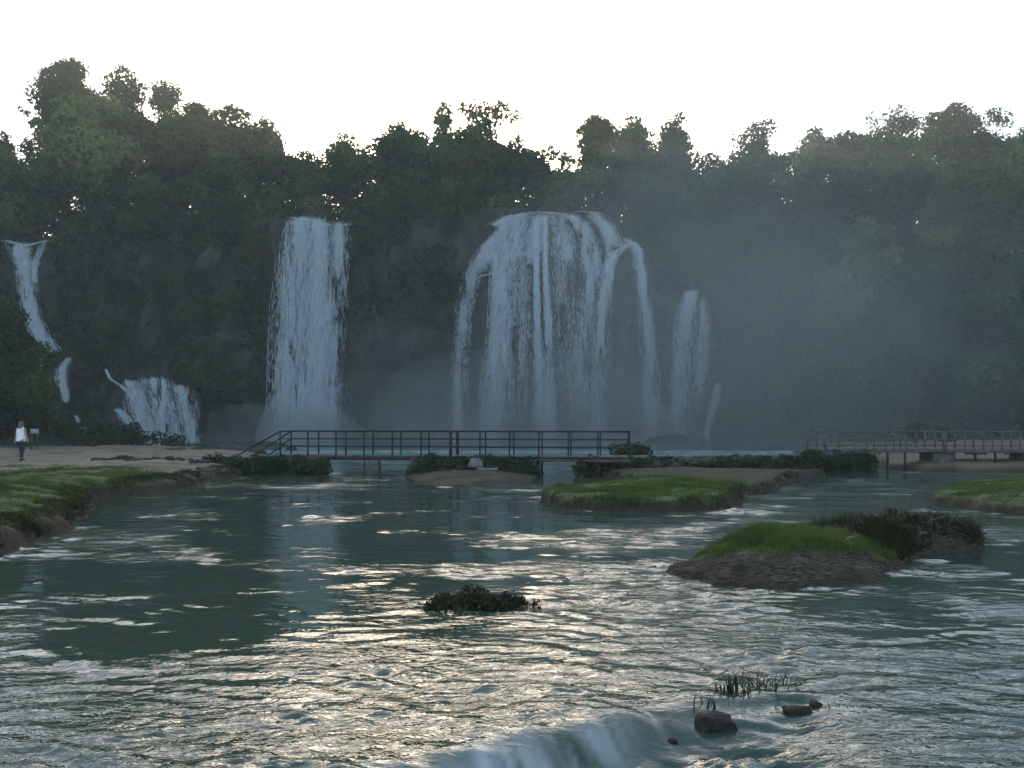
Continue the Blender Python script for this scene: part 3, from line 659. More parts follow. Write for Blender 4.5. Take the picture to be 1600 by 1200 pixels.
# twig litter on the mud apron
mb = MB()
ok = ((Zg > .01) & (ni_g(Xg, Yg) < .5)).ravel(); ii = rng.choice(np.where(ok)[0], 2600)
for i in ii:
    p = np.array([Xg.ravel()[i], Yg.ravel()[i], Zg.ravel()[i]]); a = rng.normal(.2, .7); l = rng.uniform(.05, .22)
    v = np.array([math.cos(a), math.sin(a) * .8, rng.normal(0, .18)]) * l
    mb.beam(p - v * .5 + (0, 0, .008), p + v * .5 + (0, 0, .018), rng.uniform(.004, .011), .006)
tag(mb.build('twig_litter', M['twig']), 'dry twigs and straw washed up on the mud of the near island', 'twigs', kind='stuff')
def stick(label, a, b, r, m='twig', name='driftwood', bend=.05):
    a, b = np.asarray(a, float), np.asarray(b, float); mb = MB(); Pp = []
    for t in np.linspace(0, 1, 6): Pp.append(a + (b - a) * t + np.array([0, 0, math.sin(t * 3.1) * bend]) + rng.normal(0, .008, 3))
    mb.tube(Pp, np.linspace(r, r * .55, 6), 6)
    s = np.array(Pp[3]); mb.tube([s, s + (b - a) * .18 + (rng.normal(0, .05), .03, .07)], [r * .5, r * .25], 5)
    return tag(mb.build(name, M[m], None, True), label, 'driftwood')
def on(px, py, dz=0.0):
    best = None
    for z in np.linspace(0, .8, 60):
        x, y = gp(px, py, z)
        if hz(nig, x, y) >= z - .01: best = (x, y, z)
    x, y, z = best if best else (*gp(px, py, .1), .1)
    return np.array([x, y, hz(nig, x, y) + dz])
stick('long pale stick lying at the front left of the near island', on(1105, 893, .03), on(1148, 880, .05), .014, 'palewood', bend=.02)
stick('forked dry stick poking up from the near island mud', on(1150, 872, .02), on(1172, 880, .10), .013, bend=.05)
stick('pale curved root at the foot of the drift heap', on(1428, 858, .03), on(1446, 846, .12), .025, 'palewood', bend=.08)
stick('dark branch lying across the middle of the near island', on(1315, 856, .03), on(1345, 850, .10), .018)
stick('short grey stick near the water at the front of the near island', on(1225, 900, .02), on(1258, 896, .05), .012, 'palewood')

def rock(name, label, c, r, m='stone', seed=0, cat='rock', parent=None, sub=3, flat=.7, group=None):
    import bmesh
    bm = bmesh.new(); bmesh.ops.create_icosphere(bm, subdivisions=sub, radius=1)
    V = np.array([v.co[:] for v in bm.verts]); Fr = np.array([[v.index for v in f.verts] for f in bm.faces]); bm.free()
    k = 1 + .34 * fbm(V[:, 0] * 1.3 + seed * 7.1, V[:, 1] * 1.3, V[:, 2] * 1.3, 4)
    V = V * k[:, None]; V[:, 2] *= 1; V = np.where(np.abs(V) > .85, np.sign(V) * (.85 + (np.abs(V) - .85) * .4), V)
    V = V * np.asarray(r) + np.asarray(c)
    return tag(mesh_obj(name, V, Fr, M[m] if isinstance(m, str) else m, parent, False), label, cat, group)
M['moss'] = noisy_mat('mossy_stone', (.014, .014, .008), (.045, .037, .022), 9, .8, .9, spec=.15)
M['wetstone'] = noisy_mat('wet_dark_stone', (.010, .0095, .008), (.036, .032, .025), 8, .8, .9, spec=.15)
M['tan'] = noisy_mat('tan_stone', (.22, .17, .10), (.38, .31, .21), 8, .8, .4)
p = on(1375, 812); rock('stone', 'tan stone on top of the drift heap', p + (0, 0, .05), (.10, .09, .07), 'tan', 3)
p = on(1392, 806); rock('stone', 'brownish lump crowning the drift heap', p + (0, 0, .05), (.09, .09, .08), 'wood', 4)
L = []
for (px_, py_, r) in [(1372, 818, .16), (1395, 812, .2), (1420, 815, .18), (1440, 826, .17), (1465, 834, .15), (1495, 838, .14), (1520, 842, .10), (1350, 830, .14), (1400, 832, .2)]:
    q = on(px_, py_); L.append((q + (0, 0, .02), r, .28 + rng.normal(0, .12)))
e = empty('drift_heap', tuple(on(1410, 830))); tag(e, 'dark heap of drift brush at the far end of the near island', 'drift heap')
crown_mesh(L, .07, .55, M['weed'], e, 0, 1.6, name='brush')
mb = MB()
for i in range(70):
    q = L[rng.integers(len(L))][0] + rng.normal(0, .12, 3) * (1, 1, .5); v = rng.normal(0, .16, 3)
    mb.beam(q - v, q + v, .011, .009)
mb.build('branches', M['twig'], e)['kind'] = 'stuff'

# ------------------------------------------------------------------ waterfalls
def fallY(px, py):
    z = EYE - (np.asarray(py, float) - HZ) * 98 / FPX
    return plan(px) - 1.7 - bulge(px, z) * 1.05
def parcels(P, Tn, ln, wd):
    n = len(P); a = rng.normal(0, .7, n)
    side = np.stack([np.cos(a), np.sin(a), rng.normal(0, .12, n)], 1)
    ln = ln[:, None] * .5; wd = wd[:, None] * .5
    Q = np.stack([P - Tn * ln, P + side * wd + Tn * ln * .15, P + Tn * ln, P - side * wd + Tn * ln * .1], 1).reshape(-1, 3)
    return Q, np.arange(4 * n).reshape(n, 4)
def strand(parent, pts, cover=1.0, name='strand', jag=.5, depth=.5, seed=0, patch=.5, size=1.0, yoff=0.0):
    """pts rows: px, py, half width px"""
    A = np.array(pts, float)
    seg = np.concatenate([[0], np.cumsum(np.hypot(np.diff(A[:, 0]), np.diff(A[:, 1])))]); tot = seg[-1]
    area = np.trapezoid(A[:, 2] * 2, seg) if hasattr(np, 'trapezoid') else np.trapz(A[:, 2] * 2, seg)
    k = 98 / FPX
    size = size * .44; n = int(1.25 * cover * area * k * k / (.075 * size * size))
    s = rng.random(n * 3) * tot; u = np.clip(rng.normal(0, .5, n * 3), -1.25, 1.25)
    wpx = np.interp(s, seg, A[:, 2]); px_ = np.interp(s, seg, A[:, 0]) + u * wpx; py_ = np.interp(s, seg, A[:, 1])
    # clumps falling as curtains
    dn = .5 + .5 * fbm(px_ * .11 + seed, py_ * .018, seed * 1.7, 3) * 1.2 + .14 * fbm(px_ * .3, py_ * .05, seed + 3.1, 3)
    ends = sstep(0, .14, s / tot) * sstep(0, .3, 1 - s / tot) if name == 'veil' else 1.0
    keep = rng.random(n * 3) < ends * np.clip(dn * patch * 1.2 + (1 - patch) * .6, 0.02, 1) * .62
    s, px_, py_ = s[keep][:n * 2], px_[keep][:n * 2], py_[keep][:n * 2]
    n = len(s)
    Yd = fallY(px_, py_) + rng.normal(0, depth, n) + yoff
    P = np.stack([(px_ - 800) * Yd / FPX, Yd, EYE - (py_ - HZ) * Yd / FPX], 1)
    dpx = np.interp(s + 8, seg, A[:, 0]) - np.interp(s - 8, seg, A[:, 0]); dpy = np.interp(s + 8, seg, A[:, 1]) - np.interp(s - 8, seg, A[:, 1])
    T_ = np.stack([dpx, 0 * dpx, -dpy], 1); T_ /= np.linalg.norm(T_, axis=1, keepdims=True) + 1e-9
    T_ += rng.normal(0, .10, (n, 3)); 
    Vv, Ff = parcels(P, T_, size * rng.uniform(.7, 2.8, n), size * rng.uniform(.07, .24, n))
    o = mesh_obj(name, Vv, Ff, M['fall'], parent); o['kind'] = 'stuff'; return o

def waterfall(label, base, parts, yoff=0.0):
    e = empty('waterfall', tuple(at(*base))); tag(e, label, 'waterfall')
    for i, (nm, pts, kw) in enumerate(parts): strand(e, pts, name=nm, seed=i * 3.3 + base[0], **{'yoff': yoff, **kw})
    return e
waterfall('tall single plunge fall, white column left of the dark footbridge', (475, 690, 98), [
    ('strand', [(478, 342, 24), (472, 400, 32), (466, 480, 36), (460, 560, 34), (456, 640, 32), (455, 690, 32)], dict(cover=1.5, patch=.8)),
    ('strand', [(500, 350, 14), (500, 420, 13), (498, 500, 17), (496, 580, 20), (494, 640, 24), (494, 690, 26)], dict(cover=2.6, patch=.4, yoff=-.5)),
    ('strand', [(531, 350, 15), (530, 400, 14), (526, 450, 16), (518, 510, 19), (511, 600, 18), (508, 690, 18)], dict(cover=1.3, patch=.8)),
    ('lip', [(456, 340, 6), (480, 344, 10), (510, 352, 9), (546, 350, 5)], dict(cover=1.2, patch=.3, size=.7)),
    ('spray', [(485, 600, 46), (480, 690, 66)], dict(cover=.35, patch=.7, size=.7, depth=1.2))])
waterfall('broad fan shaped fall of many strands in the centre', (870, 690, 92), [
    ('crest', [(775, 352, 12), (800, 338, 13), (840, 331, 12), (880, 334, 13), (905, 347, 12), (915, 365, 10)], dict(cover=1.0, patch=.8, size=.8, depth=.9)),
    ('crest', [(905, 330, 8), (930, 332, 12), (950, 355, 14), (960, 385, 12)], dict(cover=.6, patch=.8, size=.7)),
    ('veil', [(822, 332, 12), (790, 355, 14), (765, 395, 12), (752, 430, 9)], dict(cover=.9, patch=.6, size=.75)),
    ('veil', [(850, 330, 16), (835, 365, 18), (828, 420, 16)], dict(cover=.7, patch=.8, size=.75)),
    ('veil', [(868, 330, 16), (880, 365, 18), (888, 420, 14)], dict(cover=.7, patch=.8, size=.75)),
    ('veil', [(890, 332, 12), (915, 360, 12), (930, 400, 10), (934, 450, 8)], dict(cover=.6, patch=.8, size=.75)),
    ('veil', [(925, 334, 12), (955, 365, 12), (972, 392, 9)], dict(cover=.6, patch=.8, size=.75)),
    ('strand', [(810, 338, 20), (797, 370, 22), (787, 430, 18), (780, 520, 16), (773, 600, 18), (768, 690, 20)], dict(cover=2.0, patch=.5)),
    ('strand', [(795, 350, 6), (760, 385, 9), (736, 430, 13), (726, 490, 12), (719, 570, 11), (715, 690, 12)], dict(cover=.7, patch=.85, size=.8)),
    ('strand', [(770, 395, 7), (774, 420, 7), (772, 470, 7)], dict(cover=.8, patch=.5, size=.8)),
    ('strand', [(775, 425, 5), (750, 432, 5), (732, 442, 5)], dict(cover=.7, patch=.5, size=.7)),
    ('veil', [(815, 350, 22), (812, 430, 26), (808, 520, 28), (808, 600, 30), (808, 690, 34)], dict(cover=.24, patch=.9, size=.75)),
    ('strand', [(838, 345, 4), (838, 430, 4), (840, 520, 5), (844, 600, 9), (850, 690, 16)], dict(cover=2.1, patch=.3)),
    ('strand', [(851, 340, 4), (853, 430, 4), (857, 520, 6), (858, 600, 8), (860, 690, 14)], dict(cover=1.6, patch=.5)),
    ('veil', [(870, 345, 18), (876, 400, 24), (880, 460, 24), (884, 560, 22), (884, 690, 26)], dict(cover=.17, patch=.9, size=.7)),
    ('veil', [(902, 350, 12), (916, 400, 12), (922, 440, 12), (914, 520, 18), (908, 600, 22), (902, 690, 24)], dict(cover=.5, patch=.7, size=.8)),
    ('strand', [(984, 380, 7), (964, 394, 9), (952, 415, 9), (946, 450, 9), (940, 510, 12), (936, 580, 15), (930, 690, 22)], dict(cover=1.05, patch=.8, size=.85, depth=.8)),
    ('strand', [(940, 345, 6), (948, 380, 6), (952, 410, 6)], dict(cover=1.0, patch=.6, size=.7)),
    ('strand', [(980, 374, 8), (994, 390, 9), (1002, 430, 8), (1009, 490, 9), (1014, 560, 11), (1018, 630, 15), (1020, 695, 22)], dict(cover=1.1, patch=.8, size=.85, depth=.8)),
    ('strand', [(992, 380, 5), (996, 388, 6), (998, 405, 4)], dict(cover=1.5, patch=.2, size=.8))])
waterfall('small ragged fall right of the central fan, above the boulders', (1062, 694, 96), [
    ('strand', [(1080, 456, 9), (1073, 490, 15), (1066, 540, 17), (1060, 590, 16), (1062, 630, 13), (1056, 660, 17), (1062, 696, 14)], dict(cover=.85, patch=.95, size=.8, depth=1.0)),
    ('veil', [(1096, 460, 8), (1098, 510, 10), (1094, 570, 14), (1082, 640, 16)], dict(cover=.6, patch=.8, size=.7)),
    ('strand', [(1122, 600, 5), (1116, 630, 7), (1108, 660, 6), (1103, 684, 5)], dict(cover=.9, patch=.6, size=.7))])
waterfall('upper left fall dropping in a slanting white band', (70, 550, 90), [
    ('crest', [(8, 376, 7), (40, 384, 7), (72, 376, 5)], dict(cover=1.0, patch=.5, size=.8)),
    ('strand', [(28, 382, 16), (40, 420, 14), (44, 460, 13), (52, 500, 13), (66, 530, 13), (80, 546, 14)], dict(cover=1.5, patch=.6)),
    ('strand', [(70, 378, 5), (56, 405, 6), (53, 440, 5)], dict(cover=1.1, patch=.5))])
waterfall('short white chute under the upper left fall', (98, 628, 90), [
    ('strand', [(108, 560, 5), (98, 575, 8), (95, 595, 8), (102, 612, 6), (104, 626, 5)], dict(cover=1.4, patch=.5, size=.7)),
    ('strand', [(64, 556, 2), (65, 578, 2)], dict(cover=.9, patch=.3, size=.5))])
waterfall('tiny white trickle low on the left cliff', (128, 668, 90), [
    ('strand', [(118, 650, 3), (125, 662, 4), (132, 672, 5)], dict(cover=1.2, patch=.5, size=.6))])
waterfall('low wide veil cascade at the foot of the left cliff', (240, 696, 92), [
    ('strand', [(166, 578, 2), (172, 592, 3), (190, 603, 3), (198, 612, 4)], dict(cover=1.0, patch=.3, size=.5)),
    ('strand', [(204, 596, 10), (212, 620, 16), (222, 650, 20), (236, 690, 18)], dict(cover=1.0, patch=.6, size=.8)),
    ('strand', [(242, 592, 22), (250, 620, 24), (260, 655, 24), (264, 696, 22)], dict(cover=.95, patch=.7, size=.8)),
    ('strand', [(282, 604, 14), (292, 630, 14), (298, 660, 12), (300, 690, 10)], dict(cover=.8, patch=.7, size=.8)),
    ('strand', [(186, 640, 6), (200, 660, 8), (216, 675, 9), (236, 694, 10), (255, 700, 8)], dict(cover=1.4, patch=.5, size=.7))], yoff=-4.2)
# hidden ledge that carries the low cascade
rock('tufa_mound', 'dark tufa mound carrying the low wide cascade', at(244, 668, 96), (5.6, 3.2, 5.3), 'rock', 5, 'rock', sub=4)

# boulders and weir stones
rock('boulder', 'dark boulder at the foot of the right strand of the central fall', at(1040, 702, 86), (2.4, 1.5, 1.6), 'rock', 11)
rock('boulder', 'second dark boulder right of the fall foot', at(1088, 698, 88), (1.6, 1.3, 1.5), 'rock', 12)
rock('boulder', 'dark boulder behind the dark footbridge stair', at(425, 704, 70), (2.0, 1.2, .75), 'rock', 13)
rock('boulder', 'flat dark boulder in the pool below the low cascade', at(362, 702, 78), (1.1, .9, .7), 'rock', 14)
for i, (px_, w) in enumerate([(268, .7), (285, .6), (302, .5), (318, .7), (345, .6), (366, .5), (384, .6), (404, .8), (430, .5), (455, .6)]):
    Yr = 57.2 + rng.normal(0, .5); c = at(px_, 709, Yr); c[2] = .36
    rock('weir_stone', 'dark stone in the row of stones along the weir', c, (w * .8, .45, .32 + rng.uniform(0, .15)), 'rock', 30 + i, 'stone', sub=2, group='stones along the weir')
# stones along the grass and sand edge
for i in range(26):
    px_ = 150 + i * 7.2 + rng.normal(0, 2); Yr = 38 + rng.normal(0, .5); x = (px_ - 800) * Yr / FPX
    r = rng.uniform(.06, .17)
    rock('bank_stone', 'rough dark stone in the stone row between sand and turf', (x, Yr, hz(lbg, x, Yr) + r * .3), (r * 1.5, r, r * .9), 'rock', 60 + i, 'stone', sub=2, group='stones between sand and turf')

for (q, hw_) in ((200, 34), (262, 36), (318, 26)):
    shrub({200: 'low dark weeds at the left end of the stone row', 262: 'low dark weeds along the middle of the stone row', 318: 'low dark weeds where the stone row meets the stair abutment'}[q], q, 717, 729, hw_, 38.6, t0=.25, leaf=.07, zb=.5)
# ------------------------------------------------------------------ overgrown abutments and causeway
def wall(name, label, xa, xb, Ya, Yb, ztop, th, cover=1.0, cap=None, leaf=.10, cat='wall', over=.12):
    b = np.array([(xa + xb) / 2, (Ya + Yb) / 2, 0]); e = empty(name, tuple(b)); tag(e, label, cat)
    n = max(8, int((xb - xa) / .2)); m = 8; Vv = []; 
    sec = [(0, -.6), (0, .0), (.0, ztop * .5), (.04, ztop), (th - .04, ztop), (th, ztop * .5), (th, -.6)]
    for i in range(n + 1):
        u = i / n; x = xa + (xb - xa) * u; y = Ya + (Yb - Ya) * u
        for (dy, z) in sec:
            Vv.append((x, y + dy + .08 * noise(x * 1.5, z * 2, 3.0 + dy), z + (.05 * noise(x * 1.2, dy, 1.0) if z > 0 else 0)))
    ns = len(sec); Ff = [(i * ns + k, (i + 1) * ns + k, (i + 1) * ns + k + 1, i * ns + k + 1) for i in range(n) for k in range(ns - 1)]
    Vv = np.array(Vv); 
    core = mesh_obj('core', Vv, Ff, M['stone'], e)
    for i in (0, n):
        q = Vv[i * ns:(i + 1) * ns]; c0 = len(q)
        MB().add(np.vstack([q, q.mean(0)]), [(k, (k + 1) % c0, c0, k) for k in range(c0)]).build('end_face', M['stone'], e)
    if cap:
        mb = MB(); 
        for i in range(n):
            u, v = i / n, (i + .97) / n
            mb.beam((xa + (xb - xa) * u, Ya + (Yb - Ya) * u + th / 2, ztop + .05 + .02 * noise(i * .7, 1.0)), (xa + (xb - xa) * v, Ya + (Yb - Ya) * v + th / 2, ztop + .05 + .02 * noise(i * .7, 2.0)), th * .9, .09)
        mb.build('cap', M[cap], e)
    if cover:
        L = []
        for i in range(int((xb - xa) * 24 * cover)):
            u = rng.random(); R = rng.uniform(.14, .3); zz = ztop * rng.uniform(.0, 1.0)
            L.append((np.array([xa + (xb - xa) * u, Ya + (Yb - Ya) * u - .05 - rng.uniform(0, .12), zz - .05 + (over if zz > .8 * ztop else 0) * rng.random()]), R, .3 + .3 * noise(u * 9, zz * 3, xa) + rng.normal(0, .06)))
        crown_mesh(L, leaf, .3, M['shrub'], e, .6, 1.2, name='creeper')
    return e
def xpx(px, Y): return (px - 800) * Y / FPX
wall('abutment', 'overgrown abutment under the stair end of the dark footbridge', xpx(325, 38.6), xpx(500, 37.6), 38.4, 37.4, .72, 2.0, 1.2)
wall('abutment', 'overgrown middle abutment under the dark footbridge', xpx(642, 37.2), xpx(842, 36.4), 37.0, 36.2, .72, 2.0, 1.2)
wall('causeway', 'long overgrown causeway with a pale capping between the two footbridges', xpx(906, 36.2), xpx(1258, 39), 36.2, 39.5, .74, 1.1, .9, cap='concrete', over=.02)
wall('abutment', 'overgrown abutment under the near end of the pale footbridge', xpx(1255, 41), xpx(1365, 41), 41, 41, .8, 2.0, 1.3, over=.2)
shrub('leafy shrub behind the end of the dark footbridge', 985, 690, 722, 32, 38.4, leaf=.12, zb=.7)
shrub('dark shrub on the causeway at the pale footbridge', 1262, 700, 740, 22, 40, leaf=.12)
shrub('dark shrub hanging over the water below the pale footbridge', 1335, 704, 742, 32, 40.2, leaf=.12, zb=.1)
shrub('small leafy shrub at the water end of the stair abutment', 504, 712, 742, 9, 37.2, leaf=.10, zb=.1)
shrub('small shrub at the gap beside the causeway start', 908, 720, 746, 9, 35.8, leaf=.10, zb=.1)

# ------------------------------------------------------------------ dark footbridge
def part_beam(name, a, b, w, h, m, parent):
    return MB().beam(a, b, w, h).build(name, M[m], parent)
zD = .80
ax = lambda px: (px - 800) / FPX
def nearY(px): return np.interp(px, [360, 985], [38.6, 35.6])
def farY(px): return nearY(px) + 1.5
br = empty('footbridge', (xpx(710, 37), 37, 0)); tag(br, 'dark steel footbridge with railings across the middle of the river', 'bridge')
near = [438, 481, 525, 569, 613, 658, 704, 750, 796, 842, 888, 934, 984]
far = [455, 498, 540.5, 583, 626.5, 670, 715, 759, 803, 847, 892, 938, 982]
def pt(px, fn, z): Y = float(fn(px)); return np.array([ax(px) * Y, Y, z])
ZR = [1.90, 1.56, 1.22]
for fn, lst in ((nearY, near), (farY, far)):
    for k, q in enumerate(lst):
        wd = .13 if k == 6 else .06
        part_beam('post', pt(q, fn, zD - .18), pt(q, fn, 1.93), wd, wd, 'rust' if k in (3, 6, 9) else 'steel', br)
    for z in ZR:
        part_beam('rail', pt(lst[0], fn, z), pt(lst[6], fn, z), .06 if z > 1.8 else .04, .06 if z > 1.8 else .035, 'steel', br)
        part_beam('rail', pt(lst[6], fn, z - .004), pt(lst[12], fn, z - .01), .06 if z > 1.8 else .04, .06 if z > 1.8 else .035, 'steel', br)
    e0 = 367 if fn is nearY else 396
    for dz in ((0, -.34) if fn is farY else (0,)):
        part_beam('stair_rail', pt(lst[0], fn, 1.9 + dz), pt(e0 + (22 if dz else 0), fn, .74), .055, .055, 'steel', br)
part_beam('edge_beam', pt(440, nearY, zD - .08), pt(680, nearY, zD - .08), .08, .14, 'rust', br)
part_beam('edge_beam', pt(700, nearY, zD - .12), pt(985, nearY, zD - .12), .08, .12, 'wood', br)
part_beam('edge_beam', pt(450, farY, zD - .08), pt(985, farY, zD - .08), .08, .14, 'rust', br)
pk = None; npk = 60
for i in range(npk):
    u = 440 + (985 - 440) * (i + .5) / npk; a, b = pt(u, nearY, zD), pt(u, farY, zD)
    if pk is None:
        o = MB().beam((0, 0, 0), (0, 1.56, 0), .235, .04).build('plank', M['wood'], None); pk = o.data
    else:
        o = bpy.data.objects.new('plank', pk); COL.objects.link(o)
    o.parent = br; o.location = Vector((a[0], a[1] - .04, zD + .012 + rng.normal(0, .004))) - br.location
for q, w_, m_, zb in ((569.5, .07, 'rust', -.7), (577, .08, 'wood', -.7), (593, .09, 'steel', -.7), (847, .09, 'steel', -.7), (934, .08, 'steel', -.5)):
    part_beam('pier_post', pt(q, nearY, zb), pt(q, nearY, zD - .16), w_, w_, m_, br)
for q in (577, 847): part_beam('pier_post', pt(q, farY, -.7), pt(q, farY, zD - .16), .09, .09, 'steel', br)
for i in range(5):
    q = 430 - i * 12
    a, b = pt(q, nearY, .80 - i * .03), pt(q + 14, farY, .80 - i * .03); part_beam('step', a, b, .3, .06, 'concrete', br)
o = part_beam('marker_post', pt(395, lambda q: 37.9, -.3), pt(395, lambda q: 37.9, .70), .09, .09, 'concrete', None)
tag(o, 'pale concrete post in front of the stair end of the dark footbridge', 'post')
# concrete slabs lying on the middle abutment
mb = MB(); a = at(730, 729, 35.9); b = at(755, 731, 35.9); c = at(753, 715, 36.3); d = at(737, 715, 36.3)
fr = [a, b, c, d]; bk = [q + np.array([0, .28, -.05]) for q in fr]
mb.add(fr + bk, [(0, 1, 2, 3), (7, 6, 5, 4), (0, 4, 5, 1), (1, 5, 6, 2), (2, 6, 7, 3), (3, 7, 4, 0)])
tag(mb.build('concrete_slab', M['concrete']), 'slanted pale concrete slab leaning on the middle abutment', 'slab')
o = MB().beam(at(746, 733, 35.6), at(778, 733, 35.6), .5, .09).build('concrete_slab', M['concrete'])
tag(o, 'flat grey concrete slab lying below the slanted slab', 'slab')

# ------------------------------------------------------------------ pale footbridge
b2 = empty('footbridge', (xpx(1440, 42), 42, 0)); tag(b2, 'pale weathered footbridge with railings at the right edge', 'bridge')
n2 = lambda px: np.interp(px, [1260, 1700], [42.5, 41.0]); f2 = lambda px: n2(px) + 1.5
Z2 = .98
nposts = [1262, 1290, 1335, 1366, 1397, 1415, 1445, 1476, 1508, 1537, 1566, 1594, 1624, 1654]
fposts = [1276, 1311, 1355, 1384, 1407, 1432, 1461, 1492, 1521, 1551, 1580, 1609, 1640]
for fn, lst in ((n2, nposts), (f2, fposts)):
    for k, q in enumerate(lst):
        wd = .16 if q == 1476 else (.10 if q == 1290 else .06)
        part_beam('post', pt(q, fn, Z2 - .12), pt(q, fn, 1.86), wd, wd, 'palewood', b2)
    for k in range(0, len(lst) - 1, 4):
        qa, qb = lst[k], lst[min(k + 4, len(lst) - 1)]
        for z in (1.85, 1.49, 1.16):
            dz = rng.normal(0, .008)
            MB().tube([pt(qa - 2, fn, z + dz), pt((qa + qb) / 2, fn, z - .012), pt(qb + 2, fn, z + dz)], .032 if z > 1.8 else .022, 6).build('rail', M['palewood'], b2, True)
for fn in (n2, f2):
    part_beam('edge_beam', pt(1262, fn, Z2 - .08), pt(1660, fn, Z2 - .08), .09, .12, 'palewood', b2)
pk = None
for i in range(52):
    u = 1264 + 394 * (i + .5) / 52; a = pt(u, n2, Z2)
    if pk is None: o = MB().beam((0, 0, 0), (0, 1.58, 0), .21, .04).build('plank', M['palewood'], None); pk = o.data
    else: o = bpy.data.objects.new('plank', pk); COL.objects.link(o)
    o.parent = b2; o.location = Vector((a[0], a[1] - .04, Z2 + rng.normal(0, .004))) - b2.location
for q in (1387, 1414, 1524, 1555): part_beam('pier_post', pt(q, n2, -.8), pt(q, n2, Z2 - .13), .09, .09, 'rust', b2)
part_beam('cross_beam', pt(1508, n2, Z2 - .19), pt(1542, n2, Z2 - .19), .1, .08, 'rust', b2)
part_beam('pier', pt(1464, lambda q: n2(q) + .75, -.8), pt(1464, lambda q: n2(q) + .75, Z2 - .15), 1.05, 1.5, 'stone', b2)
part_beam('pier', pt(1603, lambda q: n2(q) + .75, -.8), pt(1603, lambda q: n2(q) + .75, Z2 - .15), .8, 1.5, 'stone', b2)
shrub('small pale bush on the sandy bank behind the pale footbridge', 1432, 657, 690, 17, 66, t0=.75, leaf=.2, zb=.9, kind='weed')
shrub('thin dry bush on the sandy bank right of the concrete pier', 1478, 662, 694, 12, 64, t0=.7, leaf=.2, zb=.9, kind='weed')
shrub('small bush at the water edge under the right part of the pale footbridge', 1576, 706, 728, 10, 45, t0=.5, leaf=.12, zb=.3, kind='weed')

# ------------------------------------------------------------------ river weeds and foreground stones
def tuft(label, px, py, n, h, spread, Y=None, z=0.0, w=.012, t0=.4, mname='weed', lean=.8, name='weed_tuft', leafy=0):
    x, Yy = gp(px, py, z); e = empty(name, (x, Yy, z)); tag(e, label, 'water plant')
    V, F, t = [], [], []
    for i in range(n):
        b = np.array([x + rng.normal(0, spread), Yy + rng.normal(0, spread * .6), z - .06]); a = rng.uniform(0, 6.28); hh = h * rng.uniform(.4, 1.2)
        sd = np.array([math.cos(a), math.sin(a), 0]) * w * .5; ln = np.array([rng.normal(-.2, .5), rng.normal(-.2, .4), 0]) * hh * lean
        m_ = b + ln * .35 + (0, 0, hh * .6); tp = b + ln + (0, 0, hh * rng.uniform(.75, 1.05)); k = len(V)
        V += [b - sd, b + sd, m_ + sd * .9, m_ - sd * .9, tp]; F += [(k, k + 1, k + 2), (k, k + 2, k + 3), (k + 3, k + 2, k + 4)]
        t += [float(np.clip(t0 + rng.normal(0, .2), 0, 1))] * 5
    mesh_obj('blade_cluster', V, F, M[mname], e, attrs={'tint': t})['kind'] = 'stuff'
    if leafy:
        L = [(np.array([x + rng.normal(0, spread), Yy + rng.normal(0, spread * .5), z + rng.uniform(0, h * .45)]), rng.uniform(.06, .12), t0 + rng.normal(0, .12)) for i in range(leafy)]
        crown_mesh(L, .035, .5, M[mname], e, 0, 1.4, name='leaf_cluster')
    return e
tuft('low dark weed clump alone in the middle of the riffle', 735, 948, 260, .17, .27, t0=.35, leafy=70)
tuft('trailing end of weeds right of the mid river weed clump', 805, 945, 50, .09, .12, t0=.3, leafy=4)
tuft('sparse stems in the riffle right of the weed clump', 845, 972, 9, .10, .16, w=.008, t0=.2)
tuft('sparse stems in the riffle before the weed clump', 765, 985, 16, .08, .26, w=.008, t0=.2)
tuft('small dark weed sprig in the pool before the near island', 1005, 852, 14, .09, .05, t0=.25)
tuft('upright reed blades behind the foreground stone', 1145, 1082, 55, .26, .08, w=.012, t0=.35, lean=.5, name='reed_tuft')
tuft('bent reed blades arching right of the upright reeds', 1195, 1072, 45, .22, .12, w=.012, t0=.4, lean=1.3, name='reed_tuft')
tuft('reed blades bowing toward the second stone', 1235, 1062, 12, .16, .06, w=.014, t0=.5, lean=1.5, name='reed_tuft')
tuft('short green blades at the lip of the ledge', 1105, 1098, 22, .14, .06, w=.012, t0=.6, lean=.7, name='reed_tuft')
tuft('small dark sprigs right of the second stone', 1318, 1103, 14, .09, .06, w=.01, t0=.2)
tuft('single sprig standing in shallow water at the lower right', 1350, 1100, 5, .08, .02, w=.01, t0=.2)
tuft('dark sprigs leaning on the foreground stone', 1160, 1150, 22, .12, .06, z=-.2, w=.01, t0=.2)
x, Y = gp(1120, 1150, -.15); rock('river_stone', 'dark wet angular stone in the foreground below the reeds', (x, Y + .05, -.15), (.18, .13, .15), 'wetstone', 101, sub=4)
x, Y = gp(1245, 1105); rock('river_stone', 'low brownish stone awash right of the reeds', (x, Y, -.03), (.13, .07, .045), 'moss', 102, sub=3)
x, Y = gp(1275, 1098); rock('river_stone', 'small grey stone awash beside the low brownish stone', (x, Y, -.02), (.06, .05, .04), 'wetstone', 103, sub=3)
x, Y = gp(1050, 1118); rock('ledge_stone', 'mossy ledge stone just under the lip of the slide', (x, Y - .12, -.17), (.12, .08, .06), 'moss', 104, sub=3)
x, Y = gp(1095, 1172, -.3); rock('river_stone', 'small reddish stone in the churning water below the ledge', (x, Y, -.27), (.05, .045, .04), 'rust', 105, sub=2)

